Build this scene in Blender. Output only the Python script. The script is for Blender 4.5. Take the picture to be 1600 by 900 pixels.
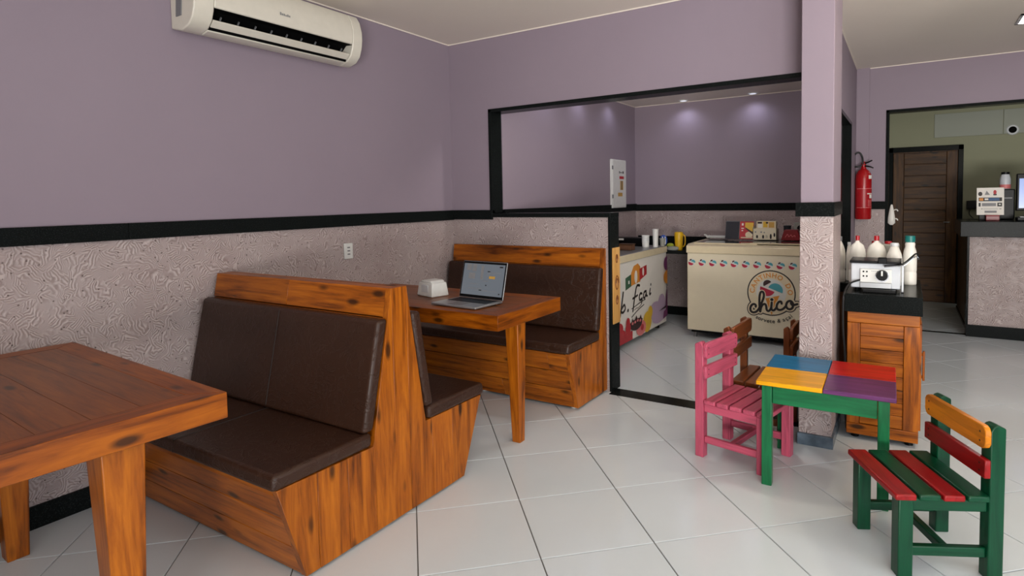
import bpy, bmesh, math, random
from mathutils import Vector, Matrix
random.seed(7)
for o in list(bpy.data.objects): bpy.data.objects.remove(o)
S = bpy.context.scene
COL = S.collection
R = math.radians

# ------------------------------------------------------------------ camera, world, light, exposure
def camera():
    f, cx, cy = 928.435, 829.87, 362.87
    yaw, pitch, roll = R(32.1536), R(-3.1697), R(-1.0396)
    fw = Vector((-math.sin(yaw)*math.cos(pitch), math.cos(yaw)*math.cos(pitch), math.sin(pitch)))
    r = Vector((math.cos(yaw), math.sin(yaw), 0)); u = r.cross(fw)
    r, u = r*math.cos(roll)+u*math.sin(roll), -r*math.sin(roll)+u*math.cos(roll)
    cam = bpy.data.cameras.new('camera'); ob = bpy.data.objects.new('camera', cam); COL.objects.link(ob)
    cam.sensor_fit = 'HORIZONTAL'; cam.sensor_width = 36; cam.lens = f/1600*36
    cam.shift_x = -(cx-800)/1600; cam.shift_y = -(450-cy)/1600
    cam.clip_start = .05
    m = Matrix((r, u, -fw)).transposed().to_4x4(); m.translation = (0, 0, 1.345)
    ob.matrix_world = m; S.camera = ob
camera()
W = bpy.data.worlds.new('World'); S.world = W; W.use_nodes = True
W.node_tree.nodes['Background'].inputs[0].default_value = (.78, .86, 1, 1)
W.node_tree.nodes['Background'].inputs[1].default_value = .2
def area(name, loc, rot, sx, sy, power, color=(1, 1, 1)):
    l = bpy.data.lights.new(name, 'AREA'); l.shape = 'RECTANGLE'; l.size = sx; l.size_y = sy
    l.energy = power; l.color = color
    o = bpy.data.objects.new(name, l); o.location = loc; o.rotation_euler = rot; COL.objects.link(o); return o
# daylight that comes in through the open shop front (right of and behind the camera)
area('daylight_shopfront_side', (2.78, .3, 1.25), (0, R(90), 0), 2.3, 3.6, 118, (.86, .94, 1))
area('daylight_shopfront_back', (1.7, -2.58, 1.25), (R(90), 0, 0), 2.1, 2.3, 75, (.86, .94, 1))
# added fill light, aimed up from the shop front to brighten the ceiling
ceiling_fill = area('daylight_street_bounce', (1.7, -2.55, .5), (R(127), 0, 0), 2.1, .8, 320, (1, .96, .91)); ceiling_fill.data.spread = R(130)
S.view_settings.view_transform = 'Standard'; S.view_settings.look = 'None'
S.view_settings.gamma = 1; S.view_settings.use_curve_mapping = False
S.view_settings.exposure = -.63

# ------------------------------------------------------------------ materials
def lin(c):
    return tuple(((v/255)/12.92 if v/255 <= .04045 else ((v/255+.055)/1.055)**2.4) for v in c)+(1,)
MATS = {}
class NT:
    def __init__(s, name):
        s.m = bpy.data.materials.new(name); s.m.use_nodes = True
        s.t = s.m.node_tree; s.b = s.t.nodes['Principled BSDF']; MATS[name] = s.m
    def n(s, typ, **kw):
        nd = s.t.nodes.new(typ)
        for k, v in kw.items():
            if k.startswith('i_'): nd.inputs[k[2:].replace('_', ' ')].default_value = v
            else: setattr(nd, k, v)
        return nd
    def l(s, a, b): s.t.links.new(a, b)
    def math(s, op, a, b=None, clamp=False):
        nd = s.n('ShaderNodeMath', operation=op); nd.use_clamp = clamp
        for i, v in enumerate((a, b)):
            if v is None: continue
            if isinstance(v, (int, float)): nd.inputs[i].default_value = v
            else: s.l(v, nd.inputs[i])
        return nd.outputs[0]
    def ramp(s, fac, stops):
        nd = s.n('ShaderNodeValToRGB'); cr = nd.color_ramp
        while len(cr.elements) < len(stops): cr.elements.new(.5)
        for e, (p, c) in zip(cr.elements, stops): e.position = p; e.color = c
        s.l(fac, nd.inputs[0]); return nd.outputs[0]
    def mix(s, fac, a, b, mode='MIX'):
        nd = s.n('ShaderNodeMix', data_type='RGBA', blend_type=mode)
        for i, v in ((0, fac), (6, a), (7, b)):
            if isinstance(v, (int, float, tuple)): nd.inputs[i].default_value = v
            else: s.l(v, nd.inputs[i])
        return nd.outputs[2]
    def coords(s, scale=(1, 1, 1), randoff=False):
        tc = s.n('ShaderNodeTexCoord'); mp = s.n('ShaderNodeMapping'); mp.inputs['Scale'].default_value = scale
        if randoff:
            oi = s.n('ShaderNodeObjectInfo'); add = s.n('ShaderNodeVectorMath', operation='ADD')
            sc = s.math('MULTIPLY', oi.outputs['Random'], 17.0)
            s.l(tc.outputs['Object'], add.inputs[0]); s.l(sc, add.inputs[1]); s.l(add.outputs[0], mp.inputs[0])
            s.rand = oi.outputs['Random']
        else: s.l(tc.outputs['Object'], mp.inputs[0])
        return mp.outputs[0]
    def noise(s, vec, scale, detail=3, rough=.5, dist=0):
        nd = s.n('ShaderNodeTexNoise', i_Scale=scale, i_Detail=detail, i_Roughness=rough, i_Distortion=dist)
        s.l(vec, nd.inputs['Vector']); return nd.outputs['Fac']
    def bump(s, h, strength, dist=.01):
        nd = s.n('ShaderNodeBump', i_Strength=strength, i_Distance=dist); s.l(h, nd.inputs['Height'])
        s.l(nd.outputs[0], s.b.inputs['Normal'])
    def base(s, c):
        if isinstance(c, tuple): s.b.inputs['Base Color'].default_value = c
        else: s.l(c, s.b.inputs['Base Color'])
    def rough(s, v, spec=.5, metal=0):
        s.b.inputs['Roughness'].default_value = v; s.b.inputs['Specular IOR Level'].default_value = spec
        s.b.inputs['Metallic'].default_value = metal

def plain(name, rgb, rough=.5, spec=.5, metal=0, var=.06, nscale=25, emit=0):
    t = NT(name); v = t.coords(); n = t.noise(v, nscale, 3)
    c = lin(rgb); d = tuple(x*(1-var*2) for x in c[:3])+(1,)
    t.base(t.mix(n, d, c)); t.rough(rough, spec, metal)
    if emit:
        t.b.inputs['Emission Color'].default_value = c; t.b.inputs['Emission Strength'].default_value = emit
    return t.m
def wood(name, axis, dark, mid, light, rough=.3, knots=True, bumps=.15, coat=.0):
    t = NT(name)
    sc = {'x': (1.1, 13, 13), 'y': (13, 1.1, 13), 'z': (13, 13, 1.1)}[axis]
    v = t.coords(sc, True)
    n1 = t.noise(v, 1.6, 5, .6, 1.2); n2 = t.noise(v, 6.5, 4, .6, .4)
    f = t.math('ADD', t.math('MULTIPLY', n1, .75), t.math('MULTIPLY', n2, .25))
    c = t.ramp(f, [(.32, lin(dark)), (.48, lin(mid)), (.66, lin(light))])
    tc2 = t.coords({'x': (3, 8, 8), 'y': (8, 3, 8), 'z': (8, 8, 3)}[axis], True)
    if knots:
        vo = t.n('ShaderNodeTexVoronoi', i_Scale=1.5); t.l(tc2, vo.inputs['Vector'])
        k = t.ramp(vo.outputs['Distance'], [(.10, (1, 1, 1, 1)), (.22, (0, 0, 0, 1))])
        kk = t.math('MULTIPLY', k, .85)
        c = t.mix(kk, c, lin(tuple(x*.35 for x in dark)))
    # board to board tone
    hv = t.n('ShaderNodeHueSaturation'); t.l(c, hv.inputs['Color'])
    t.l(t.math('ADD', t.math('MULTIPLY', t.rand, .2), .9), hv.inputs['Value'])
    t.base(hv.outputs[0]); t.rough(rough, .3)
    t.b.inputs['Coat Weight'].default_value = coat; t.b.inputs['Coat Roughness'].default_value = .12
    t.bump(f, bumps, .004)
    return t.m
PINE = ((82, 36, 4), (150, 78, 10), (184, 104, 18))
for ax in 'xyz': wood('pine_'+ax, ax, *PINE, rough=.36, coat=.04)
wood('dark_pine_x', 'x', (42, 23, 5), (70, 42, 11), (96, 62, 20), rough=.5)
wood('dark_pine_z', 'z', (42, 23, 5), (70, 42, 11), (96, 62, 20), rough=.5)
wood('table_pine_x', 'x', (76, 37, 9), (114, 59, 13), (138, 77, 19), rough=.33, coat=0)
wood('table_pine_y', 'y', (84, 46, 18), (126, 72, 28), (152, 92, 42), rough=.33, coat=0)
for ax in 'xy': wood('edge_pine_'+ax, ax, (66, 28, 2), (124, 60, 4), (154, 82, 9), rough=.36)
wood('pale_pine_z', 'z', (170, 112, 50), (206, 150, 78), (222, 170, 100), rough=.3, knots=False)  # pale wood tone for the reflection built onto the low wall's end
def painted(name, rgb, axis='y', wear=.5):
    t = NT(name); sc = {'x': (1.5, 16, 16), 'y': (16, 1.5, 16), 'z': (16, 16, 1.5)}[axis]
    v = t.coords(sc, True); n = t.noise(v, 2.2, 5, .6, .8)
    c = lin(rgb); d = tuple(x*.6 for x in c[:3])+(1,)
    col = t.ramp(n, [(.3, d), (.55, c), (.75, tuple(min(1, x*1.15) for x in c[:3])+(1,))])
    t.base(col); t.rough(.3, .28); t.bump(n, .12, .003)
    return t.m
for nm, rgb in (('pink', (190, 84, 108)), ('green', (22, 104, 62)), ('dark_green', (4, 62, 38)), ('red', (138, 18, 20)),
                ('table_red', (190, 26, 24)), ('blue', (0, 104, 150)), ('yellow', (226, 158, 10)), ('purple', (98, 48, 98)),
                ('orange', (206, 122, 22)), ('brown', (124, 68, 34))):
    for ax in 'xyz': painted('paint_%s_%s' % (nm, ax), rgb, ax)
def wallpaint(name, rgb, var=.05):
    t = NT(name); v = t.coords(); n = t.noise(v, 1.3, 4, .6); n2 = t.noise(v, 140, 2)
    c = lin(rgb); d = tuple(x*(1-2*var) for x in c[:3])+(1,)
    t.base(t.mix(n, d, c)); t.rough(.6, .25); t.bump(n2, .06, .002); return t.m
wallpaint('purple_paint', (149, 135, 147))
wallpaint('ceiling_paint', (236, 226, 214), .03)
wallpaint('kitchen_paint', (158, 159, 132)); wallpaint('panel_paint', (166, 170, 158), .02)
def plaster(name, hi, lo):
    t = NT(name); tc = t.n('ShaderNodeTexCoord')
    wn = t.n('ShaderNodeTexNoise', i_Scale=9.0, i_Detail=2.0); t.l(tc.outputs['Object'], wn.inputs['Vector'])
    wa = t.n('ShaderNodeVectorMath', operation='SUBTRACT'); t.l(wn.outputs['Color'], wa.inputs[0]); wa.inputs[1].default_value = (.5, .5, .5)
    ws = t.n('ShaderNodeVectorMath', operation='SCALE'); t.l(wa.outputs[0], ws.inputs[0]); ws.inputs['Scale'].default_value = .09
    P = t.n('ShaderNodeVectorMath', operation='ADD'); t.l(tc.outputs['Object'], P.inputs[0]); t.l(ws.outputs[0], P.inputs[1])
    vo = t.n('ShaderNodeTexVoronoi', i_Scale=24.0); t.l(P.outputs[0], vo.inputs['Vector'])
    di = t.n('ShaderNodeVectorMath', operation='SUBTRACT'); t.l(vo.outputs['Color'], di.inputs[0]); di.inputs[1].default_value = (.5, .5, .5)
    dn = t.n('ShaderNodeVectorMath', operation='NORMALIZE'); t.l(di.outputs[0], dn.inputs[0])
    dot = t.n('ShaderNodeVectorMath', operation='DOT_PRODUCT'); t.l(dn.outputs[0], dot.inputs[0]); t.l(P.outputs[0], dot.inputs[1])
    n3 = t.noise(tc.outputs['Object'], 26, 2)
    ph = t.math('ADD', t.math('MULTIPLY', dot.outputs['Value'], 620.0), t.math('MULTIPLY', n3, 9.0))
    sw = t.math('ADD', t.math('MULTIPLY', t.math('SINE', ph), .5), .5)
    mask = t.ramp(t.noise(P.outputs[0], 22, 2), [(.36, (0, 0, 0, 1)), (.56, (1, 1, 1, 1))])
    ridge = t.math('MULTIPLY', sw, mask)
    v2 = t.n('ShaderNodeTexVoronoi', i_Scale=34.0); t.l(tc.outputs['Object'], v2.inputs['Vector'])
    sp = t.ramp(v2.outputs['Distance'], [(.10, (1, 1, 1, 1)), (.15, (0, 0, 0, 1))])
    big = t.noise(tc.outputs['Object'], 3.2, 3)
    c = t.mix(big, lin(lo), tuple(x*.9 for x in lin(hi)[:3])+(1,))
    c = t.mix(t.math('MULTIPLY', ridge, .5), c, lin(tuple(min(255, x+22) for x in hi)))
    c = t.mix(t.math('MULTIPLY', t.math('MULTIPLY', t.math('SUBTRACT', 1.0, sw), mask), .42), c, lin((112, 90, 84)))  # shade in the grooves between ridges, painted into the colour
    c = t.mix(t.math('MULTIPLY', sp, .75), c, lin((74, 56, 52)))
    t.base(c); t.rough(.42, .4)
    h = t.math('SUBTRACT', ridge, sp)
    t.bump(h, .4, .005); return t.m
plaster('swirl_plaster', (188, 175, 173), (150, 130, 128))
def granite():
    t = NT('black_granite'); v = t.coords(); n = t.noise(v, 220, 2); big = t.noise(v, 5, 3)
    c = t.ramp(n, [(.55, (.006, .007, .007, 1)), (.78, (.035, .04, .04, 1))])
    c = t.mix(t.math('MULTIPLY', big, .4), c, (.012, .015, .014, 1))
    t.base(c); t.rough(.2, .03)
granite()
def slate():
    t = NT('grey_granite'); v = t.coords(); n = t.noise(v, 14, 4)
    t.base(t.ramp(n, [(.3, lin((60, 74, 86))), (.7, lin((104, 118, 132)))])); t.rough(.25, .5)
slate()
t = NT('floor_tile'); v = t.coords((1, 1, 1), True); n = t.noise(v, 3, 4); n2 = t.noise(v, 60, 2)
t.base(t.mix(n, lin((206, 214, 219)), lin((215, 223, 228)))); t.rough(.16, .5); t.bump(n2, .015, .002)
plain('grout', (98, 95, 90), .8)
def leather(name, rgb):
    t = NT(name); v = t.coords()
    n = t.noise(v, 7, 4, .55, 2.5); w = t.noise(v, 260, 2)
    crease = t.ramp(n, [(.47, (0, 0, 0, 1)), (.5, (1, 1, 1, 1)), (.53, (0, 0, 0, 1))])
    c = lin(rgb); t.base(t.mix(t.noise(v, 4, 3), tuple(x*.75 for x in c[:3])+(1,), tuple(x*1.15 for x in c[:3])+(1,)))
    t.rough(.38, .35); t.bump(t.math('ADD', t.math('MULTIPLY', crease, 1.2), t.math('MULTIPLY', w, .5)), .35, .004)
leather('brown_leather', (54, 32, 21))
plain('seam_thread', (34, 24, 20), .6)
plain('white_plastic', (226, 226, 222), .35); plain('ac_plastic', (222, 216, 202), .35)
plain('cream_enamel', (226, 216, 190), .3, var=.03); plain('freezer_white', (214, 210, 204), .3, var=.03)
plain('cream_top', (226, 212, 178), .25); plain('black_plastic', (12, 12, 13), .35, .15); plain('dark_recess', (5, 5, 5), .8, .1)
plain('grey_plastic', (120, 120, 122), .4); plain('counter_grey', (120, 122, 124), .3); plain('aluminium', (168, 170, 172), .32, metal=.7)
plain('steel', (190, 192, 196), .25, metal=1); plain('white_metal', (206, 210, 216), .3)
plain('ext_red', (170, 14, 20), .25); plain('cap_red', (170, 20, 30), .35); plain('cap_teal', (10, 108, 104), .4); plain('cap_white', (215, 218, 220), .4)
plain('bottle_white', (225, 222, 214), .4); plain('clear_grey', (150, 150, 142), .3); plain('rubber', (10, 10, 11), .5)
plain('lamp_frame', (200, 200, 200), .4)
for nm, rgb in (('print_black', (24, 18, 18)), ('print_white', (232, 228, 220)), ('print_cream', (222, 208, 176)), ('print_orange', (216, 140, 50)),
                ('print_teal', (76, 158, 170)), ('print_crimson', (178, 36, 64)), ('print_brown', (52, 26, 28)), ('print_pale', (214, 214, 208)),
                ('print_red', (178, 34, 44)), ('print_purple', (112, 52, 96)), ('print_lilac', (186, 164, 190)), ('print_yellow', (220, 178, 52)),
                ('print_green', (50, 96, 70)), ('print_pink', (214, 120, 120)), ('print_grey', (130, 130, 132)), ('print_blue', (40, 84, 130)), ('print_gold', (196, 152, 70)), ('print_curl', (120, 66, 24))):
    plain(nm, rgb, .45, var=.02)
plain('blue_plastic', (30, 76, 160), .4); plain('yellow_plastic', (226, 178, 30), .4); plain('carton_brown', (92, 58, 34), .6)
plain('tablet_dark', (46, 48, 56), .25); plain('red_plastic', (130, 20, 26), .35); plain('cloth_grey', (150, 150, 146), .9); plain('cloth_green', (150, 160, 50), .9)
t = NT('screen_laptop'); t.base((.02, .02, .02, 1)); t.b.inputs['Emission Color'].default_value = lin((168, 178, 190)); t.b.inputs['Emission Strength'].default_value = .45; t.rough(.2)
t = NT('screen_monitor'); t.base((.02, .02, .02, 1)); t.b.inputs['Emission Color'].default_value = lin((150, 180, 255)); t.b.inputs['Emission Strength'].default_value = 1.0; t.rough(.2)
t = NT('lamp_diffuser'); t.base((.9, .9, .9, 1)); t.b.inputs['Emission Color'].default_value = (1, .98, .95, 1); t.b.inputs['Emission Strength'].default_value = 42; t.rough(.5)
t = NT('downlight_glow'); t.base((.9, .9, .9, 1)); t.b.inputs['Emission Color'].default_value = (.8, .85, 1, 1); t.b.inputs['Emission Strength'].default_value = 1.5; t.rough(.5)
t = NT('dark_glass'); t.base((.008, .009, .008, 1)); t.rough(.06, .6)
t = NT('lid_glass'); t.base((.05, .05, .045, 1)); t.rough(.05, .8)
M = MATS

# ------------------------------------------------------------------ mesh helpers
class MB:
    def __init__(s): s.v = []; s.f = []; s.mi = []; s.mats = []
    def mat(s, name):
        if name not in s.mats: s.mats.append(name)
        s.cur = s.mats.index(name); return s
    cur = 0
    def add(s, vs, fs):
        o = len(s.v); s.v += [tuple(x) for x in vs]; s.f += [tuple(o+i for i in f) for f in fs]; s.mi += [s.cur]*len(fs); return s
    def box(s, a, b):
        (x0, y0, z0), (x1, y1, z1) = a, b
        return s.add([(x0, y0, z0), (x1, y0, z0), (x1, y1, z0), (x0, y1, z0), (x0, y0, z1), (x1, y0, z1), (x1, y1, z1), (x0, y1, z1)],
                     [(0, 3, 2, 1), (4, 5, 6, 7), (0, 1, 5, 4), (1, 2, 6, 5), (2, 3, 7, 6), (3, 0, 4, 7)])
    def prism(s, prof, axis, a, b):
        """2-D profile extruded along an axis: axis x -> profile (y,z); y -> (x,z); z -> (x,y)"""
        def P(p, t): return {'x': (t, p[0], p[1]), 'y': (p[0], t, p[1]), 'z': (p[0], p[1], t)}[axis]
        n = len(prof); vs = [P(p, a) for p in prof]+[P(p, b) for p in prof]
        ar = sum(prof[i][0]*prof[(i+1) % n][1]-prof[(i+1) % n][0]*prof[i][1] for i in range(n))
        flip = (ar > 0) ^ (axis == 'y') ^ (b < a)
        fs = [tuple(range(n)), tuple(range(2*n-1, n-1, -1))]+[(i, n+i, n+(i+1) % n, (i+1) % n) for i in range(n)]
        if flip: fs = [tuple(reversed(f)) for f in fs]
        return s.add(vs, fs)
    def frust(s, c0, h0, c1, h1):
        """box tapering from the rectangle (centre c0, half sizes h0) to (c1, h1)"""
        vs = []
        for c, h in ((c0, h0), (c1, h1)):
            vs += [(c[0]-h[0], c[1]-h[1], c[2]), (c[0]+h[0], c[1]-h[1], c[2]), (c[0]+h[0], c[1]+h[1], c[2]), (c[0]-h[0], c[1]+h[1], c[2])]
        return s.add(vs, [(0, 3, 2, 1), (4, 5, 6, 7), (0, 1, 5, 4), (1, 2, 6, 5), (2, 3, 7, 6), (3, 0, 4, 7)])
    def lathe(s, c, prof, seg=20, sx=1, sy=1):
        vs = []; fs = []
        for r, z in prof:
            for k in range(seg):
                a = 2*math.pi*k/seg; vs.append((c[0]+r*sx*math.cos(a), c[1]+r*sy*math.sin(a), c[2]+z))
        for i in range(len(prof)-1):
            for k in range(seg): fs.append((i*seg+k, i*seg+(k+1) % seg, (i+1)*seg+(k+1) % seg, (i+1)*seg+k))
        fs.append(tuple(reversed(range(seg)))); n = len(prof)-1; fs.append(tuple(n*seg+k for k in range(seg)))
        return s.add(vs, fs)
    def tube(s, pts, r, seg=8):
        pts = [Vector(p) for p in pts]; vs = []; fs = []; up = Vector((.13, .31, .94))
        for i, p in enumerate(pts):
            d = (pts[min(i+1, len(pts)-1)]-pts[max(i-1, 0)]).normalized(); a = d.cross(up)
            if a.length < .05: a = d.cross(Vector((1, 0, 0)))
            a.normalize(); b = d.cross(a)
            rr = r[i] if isinstance(r, (list, tuple)) else r
            for k in range(seg):
                t = 2*math.pi*k/seg; vs.append(p+a*rr*math.cos(t)+b*rr*math.sin(t))
        for i in range(len(pts)-1):
            for k in range(seg): fs.append((i*seg+k, (i+1)*seg+k, (i+1)*seg+(k+1) % seg, i*seg+(k+1) % seg))
        fs.append(tuple(range(seg))); n = len(pts)-1; fs.append(tuple(reversed([n*seg+k for k in range(seg)])))
        return s.add(vs, fs)
    def mesh(s, name, off=(0, 0, 0)):
        me = bpy.data.meshes.new(name); me.from_pydata([(a-off[0], b-off[1], c-off[2]) for a, b, c in s.v], [], s.f)
        for m in s.mats: me.materials.append(M[m])
        if s.mats: me.polygons.foreach_set('material_index', s.mi)
        bm = bmesh.new(); bm.from_mesh(me); bmesh.ops.recalc_face_normals(bm, faces=bm.faces); bm.to_mesh(me); bm.free()
        return me
    def build(s, name, mat=None, parent=None, bevel=0, seg=2, smooth=False, local=False):
        if mat: s.mats = [mat]; s.mi = [0]*len(s.f)
        root = parent
        while root is not None and root.parent is not None: root = root.parent
        off = (0, 0, 0) if (local or root is None) else tuple(root.location)
        me = s.mesh(name, off); o = bpy.data.objects.new(name, me); COL.objects.link(o); o.parent = parent
        if bevel:
            bv = o.modifiers.new('bevel', 'BEVEL'); bv.width = bevel; bv.segments = seg; bv.limit_method = 'ANGLE'; bv.angle_limit = R(35)
            bv.harden_normals = False
        if smooth or bevel:
            for p in me.polygons: p.use_smooth = True
            if not bevel or True:
                try: me.set_sharp_from_angle(angle=R(40))
                except Exception: pass
        return o
def box(name, a, b, mat, parent=None, bevel=0, **k): return MB().box(a, b).build(name, mat, parent, bevel, **k)
def tag(o, label, cat, group=None):
    o['label'] = label; o['category'] = cat
    if group: o['group'] = group
    return o
def thing(name, label, cat, loc, rotz=0, group=None):
    o = bpy.data.objects.new(name, None); o.empty_display_size = .1; COL.objects.link(o); o.location = loc; o.rotation_euler = (0, 0, rotz)
    return tag(o, label, cat, group)
def struct(o): o['kind'] = 'structure'; return o
def clip(poly, ax, v, keep_less):
    out = []; n = len(poly); inside = (lambda p: p[ax] <= v+1e-9) if keep_less else (lambda p: p[ax] >= v-1e-9)
    for i in range(n):
        p, q = poly[i], poly[(i+1) % n]; a, b = inside(p), inside(q)
        if a: out.append(p)
        if a != b:
            t = (v-p[ax])/(q[ax]-p[ax]); out.append(tuple(p[k]+(q[k]-p[k])*t for k in range(2)))
    return out
def smooth_path(pts, n=8, closed=False):
    out = []; N = len(pts); P = [Vector(p) for p in pts]
    for i in range(N if closed else N-1):
        if closed: a, b, c, d = P[(i-1) % N], P[i], P[(i+1) % N], P[(i+2) % N]
        else: a, b, c, d = P[max(i-1, 0)], P[i], P[i+1], P[min(i+2, N-1)]
        for k in range(n):
            t = k/n; out.append(.5*((2*b)+(-a+c)*t+(2*a-5*b+4*c-d)*t*t+(-a+3*b-3*c+d)*t**3))
    if not closed: out.append(P[-1])
    return out

# ------------------------------------------------------------------ flat print (lettering, stickers)
_glyph = {}
def glyph(ch, shear=0, bold=0):
    key = (ch, shear, bold)
    if key not in _glyph:
        cu = bpy.data.curves.new('t', 'FONT'); cu.body = ch; cu.size = 1; cu.shear = shear; cu.offset = bold; cu.resolution_u = 4
        ob = bpy.data.objects.new('t', cu); COL.objects.link(ob)
        dg = bpy.context.evaluated_depsgraph_get(); ev = ob.evaluated_get(dg); me = ev.to_mesh()
        vs = [(v.co.x, v.co.y) for v in me.vertices]; fs = [tuple(p.vertices) for p in me.polygons]
        ev.to_mesh_clear(); bpy.data.objects.remove(ob); bpy.data.curves.remove(cu)
        w = max([v[0] for v in vs], default=.28); _glyph[key] = (vs, fs, w)
    return _glyph[key]
class Sheet:
    """a printed surface: 2-D design coordinates (x right, y up) laid on a real plane"""
    def __init__(s, origin, U, V, parent, scale=1):
        s.o = Vector(origin); s.U = Vector(U)*scale; s.V = Vector(V)*scale; s.N = Vector(U).cross(Vector(V)).normalized(); s.parent = parent; s.layer = 1
    def put(s, name, mat, polys, label=None):
        mb = MB(); off = s.N*(.0006*s.layer); s.layer += 1
        for vs, fs in polys:
            mb.add([s.o+s.U*x+s.V*y+off for x, y in vs], fs)
        if not mb.v: return
        me = bpy.data.meshes.new(name); root = s.parent
        while root.parent is not None: root = root.parent
        me.from_pydata([tuple(Vector(v)-root.location) if s.world else v for v in mb.v], [], mb.f); me.materials.append(M[mat])
        o = bpy.data.objects.new(name, me); COL.objects.link(o); o.parent = s.parent
        if label: o['label'] = label
        return o
    world = True
def ell(cx, cy, rx, ry=None, a0=0, a1=360, n=28, rot=0):
    ry = ry or rx; c, sn = math.cos(R(rot)), math.sin(R(rot)); full = abs(a1-a0) >= 360
    pts = []
    for k in range(n if full else n+1):
        a = R(a0+(a1-a0)*k/n); x, y = rx*math.cos(a), ry*math.sin(a); pts.append((cx+x*c-y*sn, cy+x*sn+y*c))
    return (pts, [tuple(range(len(pts)))])
def ring(cx, cy, r0, r1, a0=0, a1=360, n=48):
    pts = []
    for k in range(n+1):
        a = R(a0+(a1-a0)*k/n); pts += [(cx+r0*math.cos(a), cy+r0*math.sin(a)), (cx+r1*math.cos(a), cy+r1*math.sin(a))]
    return (pts, [(2*k, 2*k+1, 2*k+3, 2*k+2) for k in range(n)])
def rect(x0, y0, x1, y1): return ([(x0, y0), (x1, y0), (x1, y1), (x0, y1)], [(0, 1, 2, 3)])
def poly(*p): return (list(p), [tuple(range(len(p)))])
def stroke(pts, w, n=7):
    P = [Vector((x, y)) for x, y in pts]; Q = smooth_path([(p.x, p.y, 0) for p in P], n); out = []
    for i in range(len(Q)-1):
        a, b = Q[i], Q[i+1]; d = (b-a)
        if d.length < 1e-6: continue
        nrm = Vector((-d.y, d.x, 0)).normalized()*(w/2)
        out.append(poly(*[(v.x, v.y) for v in (a-nrm, b-nrm, b+nrm, a+nrm)]))
    for q in Q[::2]+[Q[-1]]: out.append(ell(q.x, q.y, w/2, n=10))
    return out
def text_line(body, x, y, size, shear=0, bold=0, gap=.06):
    out = []
    for ch in body:
        if ch == ' ': x += size*.3; continue
        vs, fs, w = glyph(ch, shear, bold); out.append(([(x+a*size, y+b*size) for a, b in vs], fs)); x += (w+gap)*size
    return out
def text_arc(body, cx, cy, r, a0, a1, size, inside=False, bold=0):
    """letters spread from angle a0 to a1 (degrees); inside=True: bottom arc, letters upright below the circle"""
    out = []; adv = [(.3 if ch == ' ' else glyph(ch, 0, bold)[2]+.09) for ch in body]; tot = sum(adv)-(adv[0]+adv[-1])/2; pos = 0
    for i, ch in enumerate(body):
        if i: pos += (adv[i-1]+adv[i])/2
        if ch == ' ': continue
        a = a0+(a1-a0)*pos/tot; vs, fs, w = glyph(ch, 0, bold); th = R(a-90) if not inside else R(a+90)
        c, s = math.cos(th), math.sin(th); bx, by = cx+r*math.cos(R(a)), cy+r*math.sin(R(a))
        out.append(([(bx+((u-w/2)*c-(v)*s)*size, by+((u-w/2)*s+(v)*c)*size) for u, v in vs], fs))
    return out
def union(polys, step):
    """merge overlapping convex polygons into rows that do not overlap"""
    ys = [p[1] for vs, _ in polys for p in vs]; y0, y1 = min(ys), max(ys); n = max(4, int(math.ceil((y1-y0)/step))); st = (y1-y0)/n; out = []
    P = [(vs, min(p[1] for p in vs), max(p[1] for p in vs)) for vs, _ in polys]
    for k in range(n):
        y = y0+(k+.5)*st; iv = []
        for vs, a, b in P:
            if not a <= y <= b: continue
            xs = []
            for i in range(len(vs)):
                p, q = vs[i], vs[(i+1) % len(vs)]
                if (p[1] <= y) != (q[1] <= y): xs.append(p[0]+(q[0]-p[0])*(y-p[1])/(q[1]-p[1]))
            if len(xs) >= 2: iv.append([min(xs), max(xs)])
        iv.sort(); mg = []
        for a, b in iv:
            if mg and a <= mg[-1][1]: mg[-1][1] = max(mg[-1][1], b)
            else: mg.append([a, b])
        out += [rect(a, y-st/2, b, y+st/2) for a, b in mg]
    return out
def half(cx, cy, r, rot, n=20): return ell(cx, cy, r, r, 0, 180, n, rot)
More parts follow.
